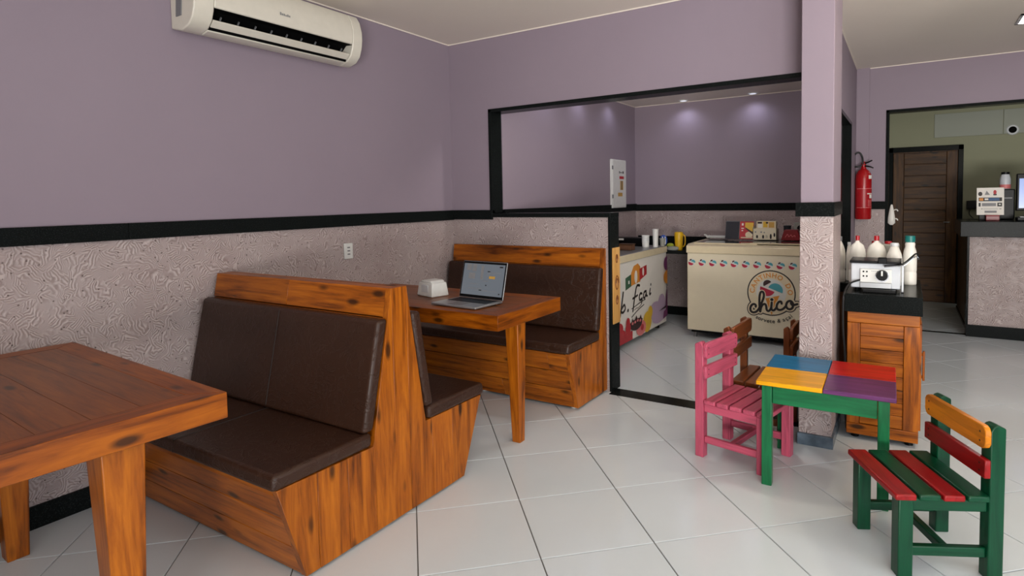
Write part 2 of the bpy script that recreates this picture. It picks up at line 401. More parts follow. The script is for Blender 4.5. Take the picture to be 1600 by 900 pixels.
def ice_logo(sh):
    """round ice-cream logo; design units as on the sign (about 860 wide)"""
    word = [[(158, 575), (160, 552), (138, 532), (104, 542), (78, 582), (73, 628), (92, 664), (130, 672), (172, 652), (205, 610)],
            [(205, 610), (232, 545), (275, 440), (286, 368), (272, 322), (243, 320), (224, 366), (216, 450), (219, 560), (229, 650)],
            [(229, 650), (246, 572), (276, 526), (308, 522), (324, 560), (330, 608), (354, 632), (384, 608), (402, 560), (408, 484)],
            [(408, 484), (403, 560), (410, 602), (434, 614), (462, 592), (484, 556)],
            [(560, 492), (552, 462), (522, 464), (493, 505), (485, 556), (505, 592), (545, 596), (590, 570), (622, 530)],
            [(640, 470), (664, 444), (702, 440), (731, 480), (726, 540), (694, 572), (652, 566), (628, 522), (640, 470)],
            [(700, 470), (716, 500), (745, 500), (796, 481)]]
    F = lambda pts: [(x, -y) for x, y in pts]
    dots = lambda w: [ell(410, -437, 8+w/2, n=16)]
    W = lambda w, x=[]: union(sum([stroke(F(p), w, 6) for p in word], [])+dots(w)+x, 3.5)
    sh.put('logo_outline', 'print_black', W(112, [ell(395, -332, 376, n=56)]))
    sh.put('logo_disc', 'print_cream', W(82, [ell(395, -332, 357, n=56)]))
    sh.put('logo_centre', 'print_pale', [ell(397, -330, 232, n=40)])
    sh.put('logo_lettering', 'print_orange', text_arc('CANTINHO', 395, -332, 258, 176, 62, 108, bold=.02)); sh.put('logo_lettering', 'print_orange', text_arc('DO', 395, -332, 258, 27, 6, 108, bold=.02))
    sh.put('logo_cone', 'print_orange', [poly((308, -425), (528, -362), (405, -692))])
    sh.put('logo_scoop', 'print_teal', [half(462, -282, 115, -21)])
    sh.put('logo_scoop', 'print_crimson', [half(340, -268, 116, 160)])
    sh.put('logo_scoop', 'print_brown', [half(342, -186, 68, 33)])
    sh.put('logo_word_backing', 'print_cream', W(62))
    sh.put('logo_word', 'print_black', W(36))
    sh.put('logo_tip', 'print_orange', [poly((388, -640), (425, -645), (408, -694))])
    for wd, a0, a1 in (('sorvete', 242.5, 275), ('&', 285, 285.1), ('açaí', 295, 312)):
        sh.layer = 12; sh.put('logo_strapline', 'print_black', text_arc(wd, 395, -332, 494, a0, a1, 92, True, bold=.012) if len(wd) > 1 else text_line('&', 395+494*math.cos(R(285.5))-35, -332+494*math.sin(R(285.5)), 92))

# ------------------------------------------------------------------ the setting
XL, YB, ZC = -3.09, 3.73, 2.58          # left wall, back wall, ceiling
XS, YS, ZS = -2.68, 6.58, 2.395         # side room: left wall, back wall, ceiling
XR, YF, YE, YK = 2.8, -2.6, 6.85, 8.75  # right wall, shop front, far wall, kitchen back wall
XC = -.42                               # corridor wall
# floor with separate diagonal tiles
floor = struct(box('floor', (XL-.1, YF, -.12), (XR, YK+.1, -.005), 'grout'))
def tiles():
    T, a, x0, y0 = .4528, R(43.69), -2.0715, 2.814
    ci, si = math.cos(a), math.sin(a); g = .0022; h = T/2-g
    def tile_mesh(poly2, name):
        mb = MB(); n = len(poly2); cx = sum(p[0] for p in poly2)/n; cy = sum(p[1] for p in poly2)/n
        top = [(p[0]+(cx-p[0])*.006, p[1]+(cy-p[1])*.006, 0) for p in poly2]
        mid = [(p[0], p[1], -.0016) for p in poly2]; bot = [(p[0], p[1], -.006) for p in poly2]
        fs = [tuple(range(n))]
        for L in (0, 1): fs += [(L*n+i, (L+1)*n+i, (L+1)*n+(i+1) % n, L*n+(i+1) % n) for i in range(n)]
        mb.add(top+mid+bot, fs); mb.mats = ['floor_tile']; mb.mi = [0]*len(fs); return mb.mesh(name)
    full = tile_mesh([(ci*u-si*v, si*u+ci*v) for u, v in ((-h, -h), (h, -h), (h, h), (-h, h))], 'tile')
    lo, hi = (XL+.002, -.5), (2.0, YK-.01); cnt = 0
    for i in range(-30, 31):
        for j in range(-30, 31):
            cx = x0+T*((i+.5)*ci+(j+.5)*si); cy = y0+T*((i+.5)*si-(j+.5)*ci)
            if not (lo[0]-.4 < cx < hi[0]+.4 and lo[1]-.4 < cy < hi[1]+.4): continue
            # keep those the camera's side of things can show
            if cy < .2 and cx > -.9: continue
            if cx > .45+cy*.23+.5: continue
            if cx < XS-.35 and cy > YB+.5: continue
            if cy > YS+.4 and cx < XC-.35: continue
            if cy > YE+.2 and cx > .9: continue
            P = [(cx+ci*u-si*v, cy+si*u+ci*v) for u, v in ((-h, -h), (h, -h), (h, h), (-h, h))]
            Q = clip(clip(clip(clip(P, 0, lo[0], False), 0, hi[0], True), 1, lo[1], False), 1, hi[1], True)
            if len(Q) < 3: continue
            whole = all(lo[0] <= p[0] <= hi[0] and lo[1] <= p[1] <= hi[1] for p in P)
            me = full if whole else tile_mesh([(p[0]-cx, p[1]-cy) for p in Q], 'tile')
            o = bpy.data.objects.new('tile', me); COL.objects.link(o); o.parent = floor; o.location = (cx, cy, 0); cnt += 1
    return cnt
tiles()
struct(box('ceiling', (XL-.1, YF, ZC), (XR+.1, YK+.1, ZC+.1), 'ceiling_paint'))
# left wall: painted above, swirl plaster below, granite rail and baseboard
wl = struct(box('wall_left', (XL-.15, YF, 1.19), (XL, YB+.13, ZC), 'purple_paint'))
box('plaster_dado', (XL-.15, YF, 0), (XL+.004, YB+.13, 1.195), 'swirl_plaster', wl)
ys = [YF, -.3, 1.35, 2.47, YB]
for a, b in zip(ys, ys[1:]): box('rail_piece', (XL-.02, a+.001, 1.191), (XL+.022, b-.001, 1.268), 'black_granite', wl, .002)
struct(box('baseboard_left', (XL-.02, YF, 0), (XL+.02, YB, .095), 'black_granite', None, .002))
# back wall with the wide opening to the freezer room
OX0, OX1, OZ1, WT = -2.70, -.47, 2.035, .13
wb = MB(); wb.box((XL, YB, 1.2), (OX0, YB+WT, ZC)); wb.box((OX0, YB, OZ1), (OX1+.1, YB+WT, ZC))
wb = struct(wb.build('wall_back', 'purple_paint'))
box('plaster_dado', (XL, YB-.004, 0), (-1.715, YB+WT, 1.213), 'swirl_plaster', wb)
box('rail_piece', (XL, YB-.022, 1.195), (OX0+.015, YB+.02, 1.268), 'black_granite', wb, .002)
box('sill', (OX0, YB-.015, 1.212), (-1.70, YB+WT+.01, 1.243), 'black_granite', wb, .003)
box('opening_jamb', (OX0-.012, YB-.008, 1.243), (OX0+.015, YB+WT, OZ1), 'black_granite', wb, .002)
box('opening_head', (OX0-.012, YB-.008, OZ1-.022), (OX1, YB+WT, OZ1+.004), 'black_granite', wb, .002)
e = box('wall_end_slab', (-1.716, YB-.012, 0), (-1.698, YB+WT, 1.212), 'black_granite', wb, .002)
pp = box('pine_end_panel', (-1.6985, YB+.012, .47), (-1.690, YB+WT-.004, 1.0), 'pale_pine_z', wb, .002)  # solid strip standing for the wooden cabinet's reflection in the granite end
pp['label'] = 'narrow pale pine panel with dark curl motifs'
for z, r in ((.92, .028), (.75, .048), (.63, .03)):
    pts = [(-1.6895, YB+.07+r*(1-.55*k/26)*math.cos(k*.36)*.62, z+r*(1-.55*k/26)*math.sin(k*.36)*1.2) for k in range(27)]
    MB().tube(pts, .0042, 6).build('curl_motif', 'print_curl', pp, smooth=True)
struct(box('trim_1', (-1.70, YB-.06, -.004), (OX1-.02, YB+.075, .003), 'black_granite')) # threshold strip
# column
cx0, cx1, cy0, cy1 = -.468, -.312, 3.44, 3.86
col = struct(box('wall_column', (cx0, cy0, 1.29), (cx1, cy1, ZC), 'purple_paint', None, .004))
box('plaster_dado', (cx0-.002, cy0-.004, .05), (cx1+.002, cy1, 1.235), 'swirl_plaster', col, .004)
box('rail_piece', (cx0-.022, cy0-.02, 1.228), (cx1+.008, cy1+.02, 1.302), 'black_granite', col, .002)
box('base_slab', (cx0-.006, cy0-.022, 0), (cx1+.012, cy1+.01, .062), 'grey_granite', col, .002)
# corridor wall with the dark glazed doorway
cw = MB(); cw.box((XC-.1, cy1+.45, 1.99), (XC, YE, ZC)); cw.box((XC-.1, 6.18, 0), (XC, YE, 1.99)); cw.box((XC-.1, cy1, 1.99), (XC, cy1+.46, ZC))
cw = struct(cw.build('wall_corridor', 'purple_paint'))
d2 = struct(box('door_2', (XC-.06, 4.45, 0), (XC-.035, 6.16, 1.97), 'dark_glass'))
for a, b in (((XC-.1, 6.16, 0), (XC+.006, 6.19, 1.99)), ((XC-.1, 4.42, 0), (XC+.006, 4.45, 1.99)), ((XC-.1, 4.42, 1.965), (XC+.006, 6.19, 1.995))):
    box('door_frame', a, b, 'black_granite', d2, .002)
# far wall with opening to the kitchen, pilaster
fx0 = -.15
fw = MB(); fw.box((XC-.1, YE, 0), (fx0, YE+.14, ZC)); fw.box((fx0, YE, 2.15), (XR, YE+.14, ZC)); fw.box((1.9, YE, 0), (XR, YE+.14, 2.16))
fw = struct(fw.build('wall_far', 'purple_paint'))
box('pilaster', (XC, YE-.035, 0), (-.305, YE+.01, ZC), 'purple_paint', fw, .002)
box('plaster_dado', (-.305, YE-.003, 0), (fx0, YE+.01, 1.19), 'swirl_plaster', fw)
box('plaster_dado', (XC, YE-.039, 0), (-.303, YE, 1.19), 'swirl_plaster', fw)
box('rail_piece', (XC, YE-.052, 1.185), (-.30, YE, 1.262), 'black_granite', fw, .002)
box('rail_piece', (-.302, YE-.02, 1.185), (fx0, YE+.01, 1.262), 'black_granite', fw, .002)
box('opening_jamb', (fx0-.012, YE-.008, 0), (fx0+.015, YE+.14, 2.15), 'black_granite', fw, .002)
box('opening_head', (fx0-.012, YE-.008, 2.128), (XR, YE+.14, 2.155), 'black_granite', fw, .002)
struct(box('trim_2', (fx0, YE-.02, -.004), (.5, YE+.03, .003), 'black_granite'))
# side (freezer) room
sl = struct(box('wall_side_left', (XS-.1, YB+WT, 1.19), (XS, YS+.1, ZS), 'purple_paint'))
box('plaster_dado', (XS-.1, YB+WT, 0), (XS+.004, YS+.1, 1.195), 'swirl_plaster', sl)
box('rail_piece', (XS-.02, YB+WT, 1.191), (XS+.02, YS, 1.27), 'black_granite', sl, .002)
sb = struct(box('wall_side_back', (XS-.1, YS, 1.19), (XC-.1, YS+.1, ZS), 'purple_paint'))
box('plaster_dado', (XS-.1, YS-.004, 0), (XC-.1, YS+.1, 1.195), 'swirl_plaster', sb)
box('rail_piece', (XS, YS-.02, 1.187), (XC-.1, YS+.02, 1.262), 'black_granite', sb, .002)
struct(box('baseboard_side_back', (XS, YS-.02, 0), (XC-.1, YS+.02, .095), 'black_granite', None, .002))
struct(box('ceiling_side', (XS-.1, YB+WT, ZS), (XC-.1, YS+.1, ZS+.06), 'ceiling_paint'))
# kitchen beyond
struct(box('wall_kitchen_back', (-1.2, YK, 0), (2.6, YK+.1, ZC), 'kitchen_paint'))
struct(box('wall_kitchen_left', (-.55, YE+.14, 0), (-.45, YK, ZC), 'kitchen_paint'))
struct(box('wall_kitchen_right', (2.5, YE+.14, 0), (2.6, YK, ZC), 'kitchen_paint'))
# shop front and right side of the room, behind the camera
struct(box('wall_right', (XR, 2.15, 0), (XR+.1, YE+.14, ZC), 'purple_paint'))
struct(box('wall_front', (XL-.15, YF-.1, 0), (.6, YF, ZC), 'purple_paint'))
# ceiling edge trims
for i, (a, b) in enumerate((((XL, YF, ZC-.007), (XL+.007, YB, ZC)), ((XL, YB-.007, ZC-.007), (cx0, YB, ZC)),
                            ((XC, cy1, ZC-.007), (XC+.007, YE-.04, ZC)), ((-.305, YE-.007, ZC-.007), (XR, YE, ZC)),
                            ((XS, YB+WT, ZS-.006), (XS+.012, YS, ZS)), ((XS, YS-.012, ZS-.006), (XC-.1, YS, ZS)))):
    struct(box('trim_%d' % (i+3), a, b, 'ceiling_paint'))
# far wooden door
dr = struct(box('door_1', (-.125, YK-.03, 0), (.534, YK-.004, 1.84), 'dark_pine_z'))
for a, b in (((-.18, YK-.06, 0), (-.125, YK, 1.90)), ((.534, YK-.06, 0), (.585, YK, 1.90)), ((-.18, YK-.06, 1.84), (.585, YK, 1.90))):
    box('door_frame', a, b, 'black_granite', dr, .003)
box('stile', (-.123, YK-.05, .01), (-.01, YK-.028, 1.83), 'dark_pine_z', dr, .004)
box('stile', (.425, YK-.05, .01), (.532, YK-.028, 1.83), 'dark_pine_z', dr, .004)
for k in range(13):
    z0 = .012+k*1.82/13; box('plank', (-.008, YK-.044-random.random()*.004, z0), (.423, YK-.028, z0+1.82/13-.006), 'dark_pine_x', dr, .004)
MB().tube([(.46, YK-.05, .98), (.46, YK-.085, .98), (.40, YK-.09, .98)], .008).build('door_handle', 'steel', dr, smooth=True)
# pale boards and round vent on the kitchen wall
for (x0, x1), lb in (((.295, .95), 'long pale panel screwed to wall above the brown door'), ((.955, 1.6), 'pale wall panel with the round black hole beside it')):
    o = box('wall_panel', (x0, YK-.014, 2.0), (x1, YK-.0005, 2.28), 'panel_paint', None, .002); tag(o, lb, 'panel')
vt = thing('round_vent', 'small round black vent with pale ring high on kitchen wall', 'vent', (1.037, YK-.03, 2.04))
mb = MB(); mb.v = []; 
def ydisc(name, c, r0, r1, y0, y1, mat, parent):
    mb = MB(); seg = 24; vs = []; fs = []
    for yy, rr in ((y0, r0), (y1, r1)):
        for k in range(seg): a = 2*math.pi*k/seg; vs.append((c[0]+rr*math.cos(a), yy, c[2]+rr*math.sin(a)))
    fs = [(k, (k+1) % seg, seg+(k+1) % seg, seg+k) for k in range(seg)]+[tuple(range(seg)), tuple(range(seg, 2*seg))]
    return mb.add(vs, fs).build(name, mat, parent, smooth=True)
ydisc('ring', (1.037, 0, 2.04), .052, .06, YK-.022, YK-.014, 'cap_white', vt); ydisc('hole', (1.037, 0, 2.04), .036, .038, YK-.028, YK-.02, 'dark_recess', vt)

# ------------------------------------------------------------------ lamps
def panel_lamp(x, y, lab, power, col=(1, .97, .92), s=.3):
    t = thing('ceiling_panel_lamp', lab, 'lamp', (x, y, ZC), 0)
    mb = MB()
    for a, b in (((x-s/2, y-s/2), (x+s/2, y-s/2+.02)), ((x-s/2, y+s/2-.02), (x+s/2, y+s/2)), ((x-s/2, y-s/2), (x-s/2+.02, y+s/2)), ((x+s/2-.02, y-s/2), (x+s/2, y+s/2))):
        mb.box(a+(ZC-.008,), b+(ZC,))
    mb.build('frame', 'lamp_frame', t); box('diffuser', (x-s/2+.02, y-s/2+.02, ZC-.0075), (x+s/2-.02, y+s/2-.02, ZC-.001), 'lamp_diffuser', t)
panel_lamp(.825, 5.58, 'square white ceiling light panel at the right edge', 9)
def fill_lamp(x, y, z, ztop, lab, power, col):  # unseen lamps, added to brighten the ceilings and the freezer room
    glass = 'globe_glass_%d' % len(MATS); g = NT(glass); g.base((.9, .9, .9, 1)); g.rough(.3); g.b.inputs['Emission Color'].default_value = col+(1,); g.b.inputs['Emission Strength'].default_value = power/(math.pi*.115)
    t = thing('pendant_globe_lamp', lab, 'lamp', (x, y, ztop), 0, 'white globe pendant lamps')
    MB().lathe((x, y, ztop), [(.05, -.001), (.05, -.02), (.02, -.03)], 24).build('rose', 'white_plastic', t, smooth=True)
    MB().tube([(x, y, ztop-.02), (x, y, z+.09)], .004, 6).build('cord', 'rubber', t)
    MB().lathe((x, y, z), [(.03, .1), (.07, .075), (.095, .03), (.1, 0), (.095, -.03), (.07, -.07), (.03, -.095)], 24).build('globe', glass, t, smooth=True)
fill_lamp(.85, 3.1, 1.98, ZC, 'white globe pendant lamp out in front of the till passage', 38, (1, .86, .66))
fill_lamp(-.9, 1.1, 2.3, ZC, 'white globe pendant lamp above the front tables', 5, (1, .97, .92))
fill_lamp(-1.05, 4.12, 2.285, ZS, 'white globe pendant lamp in the freezer room behind the lintel', 40, (1, .97, .92))
for k, (x, y, lb) in enumerate(((-2.06, YS-.13, 'round recessed ceiling spotlight nearer the corner of the freezer room'), (-1.335, YS-.13, 'round recessed ceiling spotlight above the chest freezer'),
                               (XS+.13, 4.5, 'round recessed ceiling spotlight nearest the opening in freezer room'), (XS+.13, 5.15, 'round recessed ceiling spotlight midway along freezer room wall'), (XS+.13, 5.85, 'round recessed ceiling spotlight above the white breaker box'))):
    t = thing('recessed_spotlight', lb, 'lamp', (x, y, ZS), 0, 'recessed spotlights in the freezer room')
    MB().lathe((x, y, ZS), [(.05, -.001), (.05, -.008), (.038, -.01), (.036, -.004)], 20).build('rim', 'white_plastic', t, smooth=True)
    MB().lathe((x, y, ZS), [(.034, -.0045), (.034, -.0085)], 20).build('bulb_face', 'downlight_glow', t)
    l = bpy.data.lights.new('spot_light', 'SPOT'); l.energy = 5 if k < 2 else 3.2; l.color = (.74, .78, 1); l.spot_size = R(150); l.spot_blend = .9; l.shadow_soft_size = .04
    o = bpy.data.objects.new('spot_light', l); o.location = (x, y, ZS-.03); COL.objects.link(o)
# kitchen lamp
area('kitchen_light', (1.2, 7.7, ZC-.05), (0, 0, 0), .5, .5, 3.5, (1, .97, .88))

# ------------------------------------------------------------------ benches
def cushion(name, quad, x0, x1, parent, seam=True, bev=.016):
    """quad: four (y,z) corners, extruded along x"""
    o = MB().prism(quad, 'x', x0, x1).build(name, 'brown_leather', parent, bev, 3)
    return o
def double_bench():
    xe = -1.79; x0 = XL+.03
    t = thing('double_bench', 'back-to-back pine bench with brown leatherette cushions between the two tables', 'bench', (-2.4, 1.76, 0))
    prof = [(1.30, .012), (2.20, .012), (2.345, .37), (1.94, .37), (1.843, .988), (1.753, .988), (1.632, .365), (1.195, .37)]
    cuts = [1.0, 1.36, 1.50, 1.64, 1.755, 1.84, 1.98, 2.12, 2.5]
    for a, b in zip(cuts, cuts[1:]):
        q = clip(clip(prof, 0, a+.0006, False), 0, b-.0006, True)
        if len(q) >= 3: MB().prism(q, 'x', xe-.03, xe-random.random()*.0012).build('end_plank', 'pine_z', t, .0012, 1)
    # sloping fronts in three boards each
    def slope(p, q, n, th, name, sgn):
        for k in range(n):
            a = [p[i]+(q[i]-p[i])*(k/n) for i in (0, 1)]; b = [p[i]+(q[i]-p[i])*((k+1)/n-.006) for i in (0, 1)]
            MB().prism([tuple(a), tuple(b), (b[0]+sgn*th, b[1]), (a[0]+sgn*th, a[1])], 'x', x0, xe-.0305).build(name, 'pine_x', t, .0015, 1)
    slope((1.303, .012), (1.198, .366), 3, .025, 'front_plank', 1)
    slope((2.197, .012), (2.342, .366), 3, .025, 'rear_plank', -1)
    MB().prism([(1.20, .345), (2.33, .345), (2.33, .368), (1.20, .368)], 'x', x0, xe-.031).build('seat_board', 'pine_x', t)
    # back: boards up each side and cap
    slope((1.634, .37), (1.735, .868), 3, .02, 'back_plank', 1)
    slope((1.938, .372), (1.861, .868), 3, .02, 'back_plank', -1)
    for xa, xb in ((x0, -2.46), (-2.458, xe-.0305)):
        MB().prism([(1.733, .87), (1.755, .987), (1.775, .987), (1.753, .87)], 'x', xa, xb).build('top_rail', 'pine_x', t, .0015, 1)
    MB().prism([(1.863, .87), (1.843, .987), (1.823, .987), (1.843, .87)], 'x', x0, xe-.0305).build('top_rail', 'pine_x', t, .0015, 1)
    MB().box((x0, 1.7755, .962), (xe-.0305, 1.8225, .986)).build('cap_board', 'pine_x', t)
    # cushions
    s = cushion('seat_cushion', [(1.175, .371), (1.62, .371), (1.62, .428), (1.18, .428)], x0, xe+.006, t)
    MB().tube([(-2.42, 1.176, .38), (-2.42, 1.18, .4285), (-2.42, 1.6, .4287)], .0022, 6).build('seam', 'seam_thread', s)
    s = cushion('seat_cushion', [(1.955, .371), (2.365, .371), (2.36, .43), (1.955, .43)], x0, xe+.006, t)
    b = cushion('back_cushion', [(1.578, .43), (1.632, .43), (1.729, .868), (1.672, .868)], x0+.0, xe+.004, t)
    MB().tube([(-2.42, 1.5805, .445), (-2.42, 1.669, .858)], .0022, 6).build('seam', 'seam_thread', b)
    cushion('back_cushion', [(1.94, .43), (1.992, .43), (1.921, .868), (1.866, .868)], x0, xe+.004, t)
    for x in (xe-.06, x0+.1):
        for y in (1.36, 2.14): MB().lathe((x, y, 0), [(.018, 0), (.02, .004), (.018, .0125)], 12).build('foot', 'white_plastic', t, smooth=True)
double_bench()
def wall_bench():
    xe = -1.735; x0 = XL+.03; yb = YB-.008
    t = thing('wall_bench', 'single pine bench with brown cushions against the low back wall', 'bench', (-2.4, 3.5, 0))
    prof = [(3.285, .014), (yb, .014), (yb, 1.0), (3.700, 1.0), (3.61, .385), (3.175, .385)]
    cuts = [3.0, 3.36, 3.48, 3.60, 3.70, 3.8]
    for a, b in zip(cuts, cuts[1:]):
        q = clip(clip(prof, 0, a+.0006, False), 0, b-.0006, True)
        if len(q) >= 3: MB().prism(q, 'x', xe-.03, xe-random.random()*.0012).build('end_plank', 'pine_z', t, .0012, 1)
    for k in range(3):
        p, q = (3.288, .014), (3.178, .382); a = [p[i]+(q[i]-p[i])*(k/3) for i in (0, 1)]; b = [p[i]+(q[i]-p[i])*((k+1)/3-.008) for i in (0, 1)]
        cutx = [x0, -2.3+.2*k, xe-.0305]
        for xa, xb in zip(cutx, cutx[1:]):
            MB().prism([tuple(a), tuple(b), (b[0]+.025, b[1]), (a[0]+.025, a[1])], 'x', xa, xb-.001).build('front_plank', 'pine_x', t, .0015, 1)
    MB().box((x0, 3.20, .36), (xe-.031, yb, .384)).build('seat_board', 'pine_x', t)
    MB().prism([(3.615, .39), (3.685, .87), (yb, .87), (yb, .39)], 'x', x0, xe-.0305).build('back_board', 'pine_x', t)
    MB().prism([(3.684, .873), (3.701, .999), (yb, .999), (yb, .873)], 'x', x0, xe-.0305).build('top_rail', 'pine_x', t, .002, 1)
    cushion('seat_cushion', [(3.155, .386), (3.60, .386), (3.60, .445), (3.16, .445)], x0, xe+.006, t)
    cushion('back_cushion', [(3.56, .448), (3.618, .448), (3.684, .87), (3.628, .87)], x0-.0, xe+.003, t)
    for x in (xe-.05, -2.5): MB().lathe((x, 3.33, 0), [(.02, 0), (.022, .006), (.02, .0145)], 12).build('foot', 'white_plastic', t, smooth=True)
wall_bench()

# ------------------------------------------------------------------ tables
def booth_table(lab, xw, xe, y0, y1, z, leg_y, rot, legw):
    cx, cy = (xw+xe)/2, (y0+y1)/2
    t = thing('booth_table', lab, 'table', (cx, cy, 0), R(rot)); L, Wd = (xe-xw)/2, (y1-y0)/2; th = .08; bw = .085
    # frame boards round the top, inner planks, thick edge
    B = lambda n, a, b, m, bev=.003: MB().box(a, b).build(n, m, t, bev, 2, local=True)
    for s in (-1, 1):
        MB().prism([(-L, s*Wd), (L, s*Wd), (L-bw, s*(Wd-bw)), (-L+bw, s*(Wd-bw))], 'z', z-th, z).build('edge_board', 'edge_pine_x', t, .002, 2, local=True)
        MB().prism([(s*L, -Wd), (s*L, Wd), (s*(L-bw), Wd-bw), (s*(L-bw), -Wd+bw)], 'z', z-th, z).build('end_board', 'edge_pine_y', t, .002, 2, local=True)
    n = 4; w = (2*Wd-2*bw)/n
    for k in range(n): B('top_plank', (-L+bw+.0008, -Wd+bw+k*w+.0008, z-.03), (L-bw-.0004, -Wd+bw+(k+1)*w-.0003, z-.0004), 'table_pine_x', .0004)
    for x in (L-.055-legw*.5, -L+.12):
        MB().frust((x+.008, leg_y-cy, 0), (legw*.3, legw*.3), (x, leg_y-cy, z-.03), (legw*.52, legw*.5)).build('leg', 'pine_z', t, .004, 2, local=True)
    return t
booth_table('pine booth table in the foreground, nothing on it', XL+.06, -1.775, .40, 1.055, .77, .79, -3, .115)
booth_table('pine booth table holding the laptop and napkin holder', XL+.02, -1.715, 2.40, 3.04, .765, 2.70, 0, .085)
TZ = .765
# napkin holder
nh = thing('napkin_holder', 'white plastic napkin holder on the table beside the laptop', 'napkin holder', (-2.455, 2.755, TZ), R(-14))
MB().frust((0, 0, .0), (.082, .064), (0, 0, .084), (.072, .054)).build('body', 'white_plastic', nh, .008, 3, local=True)
MB().prism([(-.062, .082), (.062, .082), (.046, .097), (-.046, .097)], 'y', -.05, .05).build('lid', 'white_plastic', nh, .006, 2, local=True)
for s in (-1, 1): MB().box((-.035, s*.058-.003, .02), (.035, s*.058+.003, .07)).build('slot_panel', 'cap_white', nh, .002, local=True)
# laptop
lp = thing('laptop', 'open silver laptop with a lit pale screen on the table', 'laptop', (-2.065, 2.595, TZ), R(-4))
MB().box((-.165, -.115, .003), (.165, .115, .015)).build('base', 'aluminium', lp, .004, 2, local=True)
MB().box((-.14, -.005, .0152), (.14, .095, .0165)).build('keyboard', 'black_plastic', lp, .0005, 1, local=True)
MB().box((-.05, -.1, .0151), (.05, -.025, .0156)).build('trackpad', 'grey_plastic', lp, 0, local=True)
def laptop_lid():
    o = bpy.data.objects.new('lid', None)
    th = R(14); mb = MB()
    def T(x, h, d): return (x, .115+h*math.sin(th)+d*math.cos(th), .016+h*math.cos(th)-d*math.sin(th))
    def slab(h0, h1, x0, x1, d0, d1):
        m = MB(); m.add([T(x0, h0, d0), T(x1, h0, d0), T(x1, h1, d0), T(x0, h1, d0), T(x0, h0, d1), T(x1, h0, d1), T(x1, h1, d1), T(x0, h1, d1)],
                        [(0, 3, 2, 1), (4, 5, 6, 7), (0, 1, 5, 4), (1, 2, 6, 5), (2, 3, 7, 6), (3, 0, 4, 7)]); return m
    lid = slab(0, .215, -.165, .165, 0, .007).build('lid', 'aluminium', lp, .002, 2, local=True)
    slab(.003, .212, -.162, .162, -.0008, .0002).build('bezel', 'black_plastic', lid, 0, local=True)
    sc = slab(.018, .2, -.154, .154, -.0014, -.0006).build('screen', 'screen_laptop', lid, 0, local=True)
    def bars(mat, name, rs):
        m = MB(); m.mat(mat)
        for x0, x1, h0, h1 in rs: m.add([T(x0, h0, -.002), T(x1, h0, -.002), T(x1, h1, -.002), T(x0, h1, -.002)], [(0, 1, 2, 3)])
        m.build(name, mat, sc, 0, local=True)
    bars('print_grey', 'screen_text', [(-.13, -.095, .16, .195), (-.085, -.055, .155, .198), (-.11, -.06, .11, .145), (-.1, -.03, .08, .083), (-.02, .0, .11, .19), (.0, .04, .1, .103), (.04, .13, .15, .153), (.03, .09, .143, .145), (-.1, .0, .055, .058), (-.05, .12, .045, .047)])
    bars('print_gold', 'screen_button', [(.045, .09, .117, .132)])
    bars('print_black', 'screen_mark', [(.115, .14, .183, .19), (.03, .05, .155, .16), (.025, .034, .075, .081), (-.02, .0, .045, .05), (.128, .137, .03, .037)])
laptop_lid()

# ------------------------------------------------------------------ air conditioner, outlet
ac = thing('air_conditioner', 'cream wall-mounted split air conditioner under the ceiling', 'air conditioner', (XL, 2.12, 2.2))
def aircon():
    full = [(0, .02), (.09, .0), (.155, .018), (.19, .05), (.208, .095), (.217, .15), (.215, .20), (.198, .26), (.17, .30), (0, .305)]
    notch = [(0, .02), (.09, .0), (.142, .012), (.10, .07), (.15, .115), (.211, .112), (.217, .15), (.215, .20), (.198, .26), (.17, .30), (0, .305)]
    P = lambda pr: [(XL+d, 2.2+z) for d, z in pr]
    y0, y1 = 1.60, 2.64
    mb = MB(); mb.prism(P(full), 'y', y0, y0+.1); mb.prism(P(notch), 'y', y0+.1, y1-.075); mb.prism(P(full), 'y', y1-.075, y1)
    b = mb.build('body', 'ac_plastic', ac, .006, 2)
    MB().prism(P([(.101, .071), (.143, .016), (.15, .03), (.112, .078), (.152, .112), (.205, .110), (.205, .113), (.149, .1155)]), 'y', y0+.101, y1-.076).build('outlet_lining', 'dark_recess', ac)
    MB().prism(P([(.158, .026), (.188, .054), (.183, .061), (.152, .033)]), 'y', y0+.105, y1-.08).build('louver', 'ac_plastic', ac, .002)
    for k in range(9):
        y = y0+.16+k*.095; MB().prism(P([(.14, .055), (.165, .085), (.158, .09), (.132, .062)]), 'y', y, y+.004).build('vane', 'grey_plastic', ac)
    MB().prism(P([(.05, .07), (.10, .07), (.11, .16), (.06, .17)]), 'y', y0-.004, y0+.001).build('side_cover', 'grey_plastic', ac, .002)
    sh = Sheet((XL+.2185, 2.06, 2.2+.165), (0, 1, 0), (-.03, 0, 1), ac)
    sh.N = Vector((1, 0, 0)); sh.put('maker_lettering', 'print_grey', [rect(x*.011, 0, x*.011+.008, h) for x, h in enumerate((.016, .011, .012, .008, .013, .01))])
aircon()
ou = thing('wall_outlet', 'white wall outlet plate on the plaster above the bench', 'outlet', (XL, 2.65, 1.03))
box('plate', (XL+.004, 2.612, .977), (XL+.014, 2.682, 1.08), 'white_plastic', ou, .003)
for z in (1.052, 1.03, 1.008): box('socket_hole', (XL+.0135, 2.636, z-.004), (XL+.0148, 2.658, z+.004), 'grey_plastic', ou)

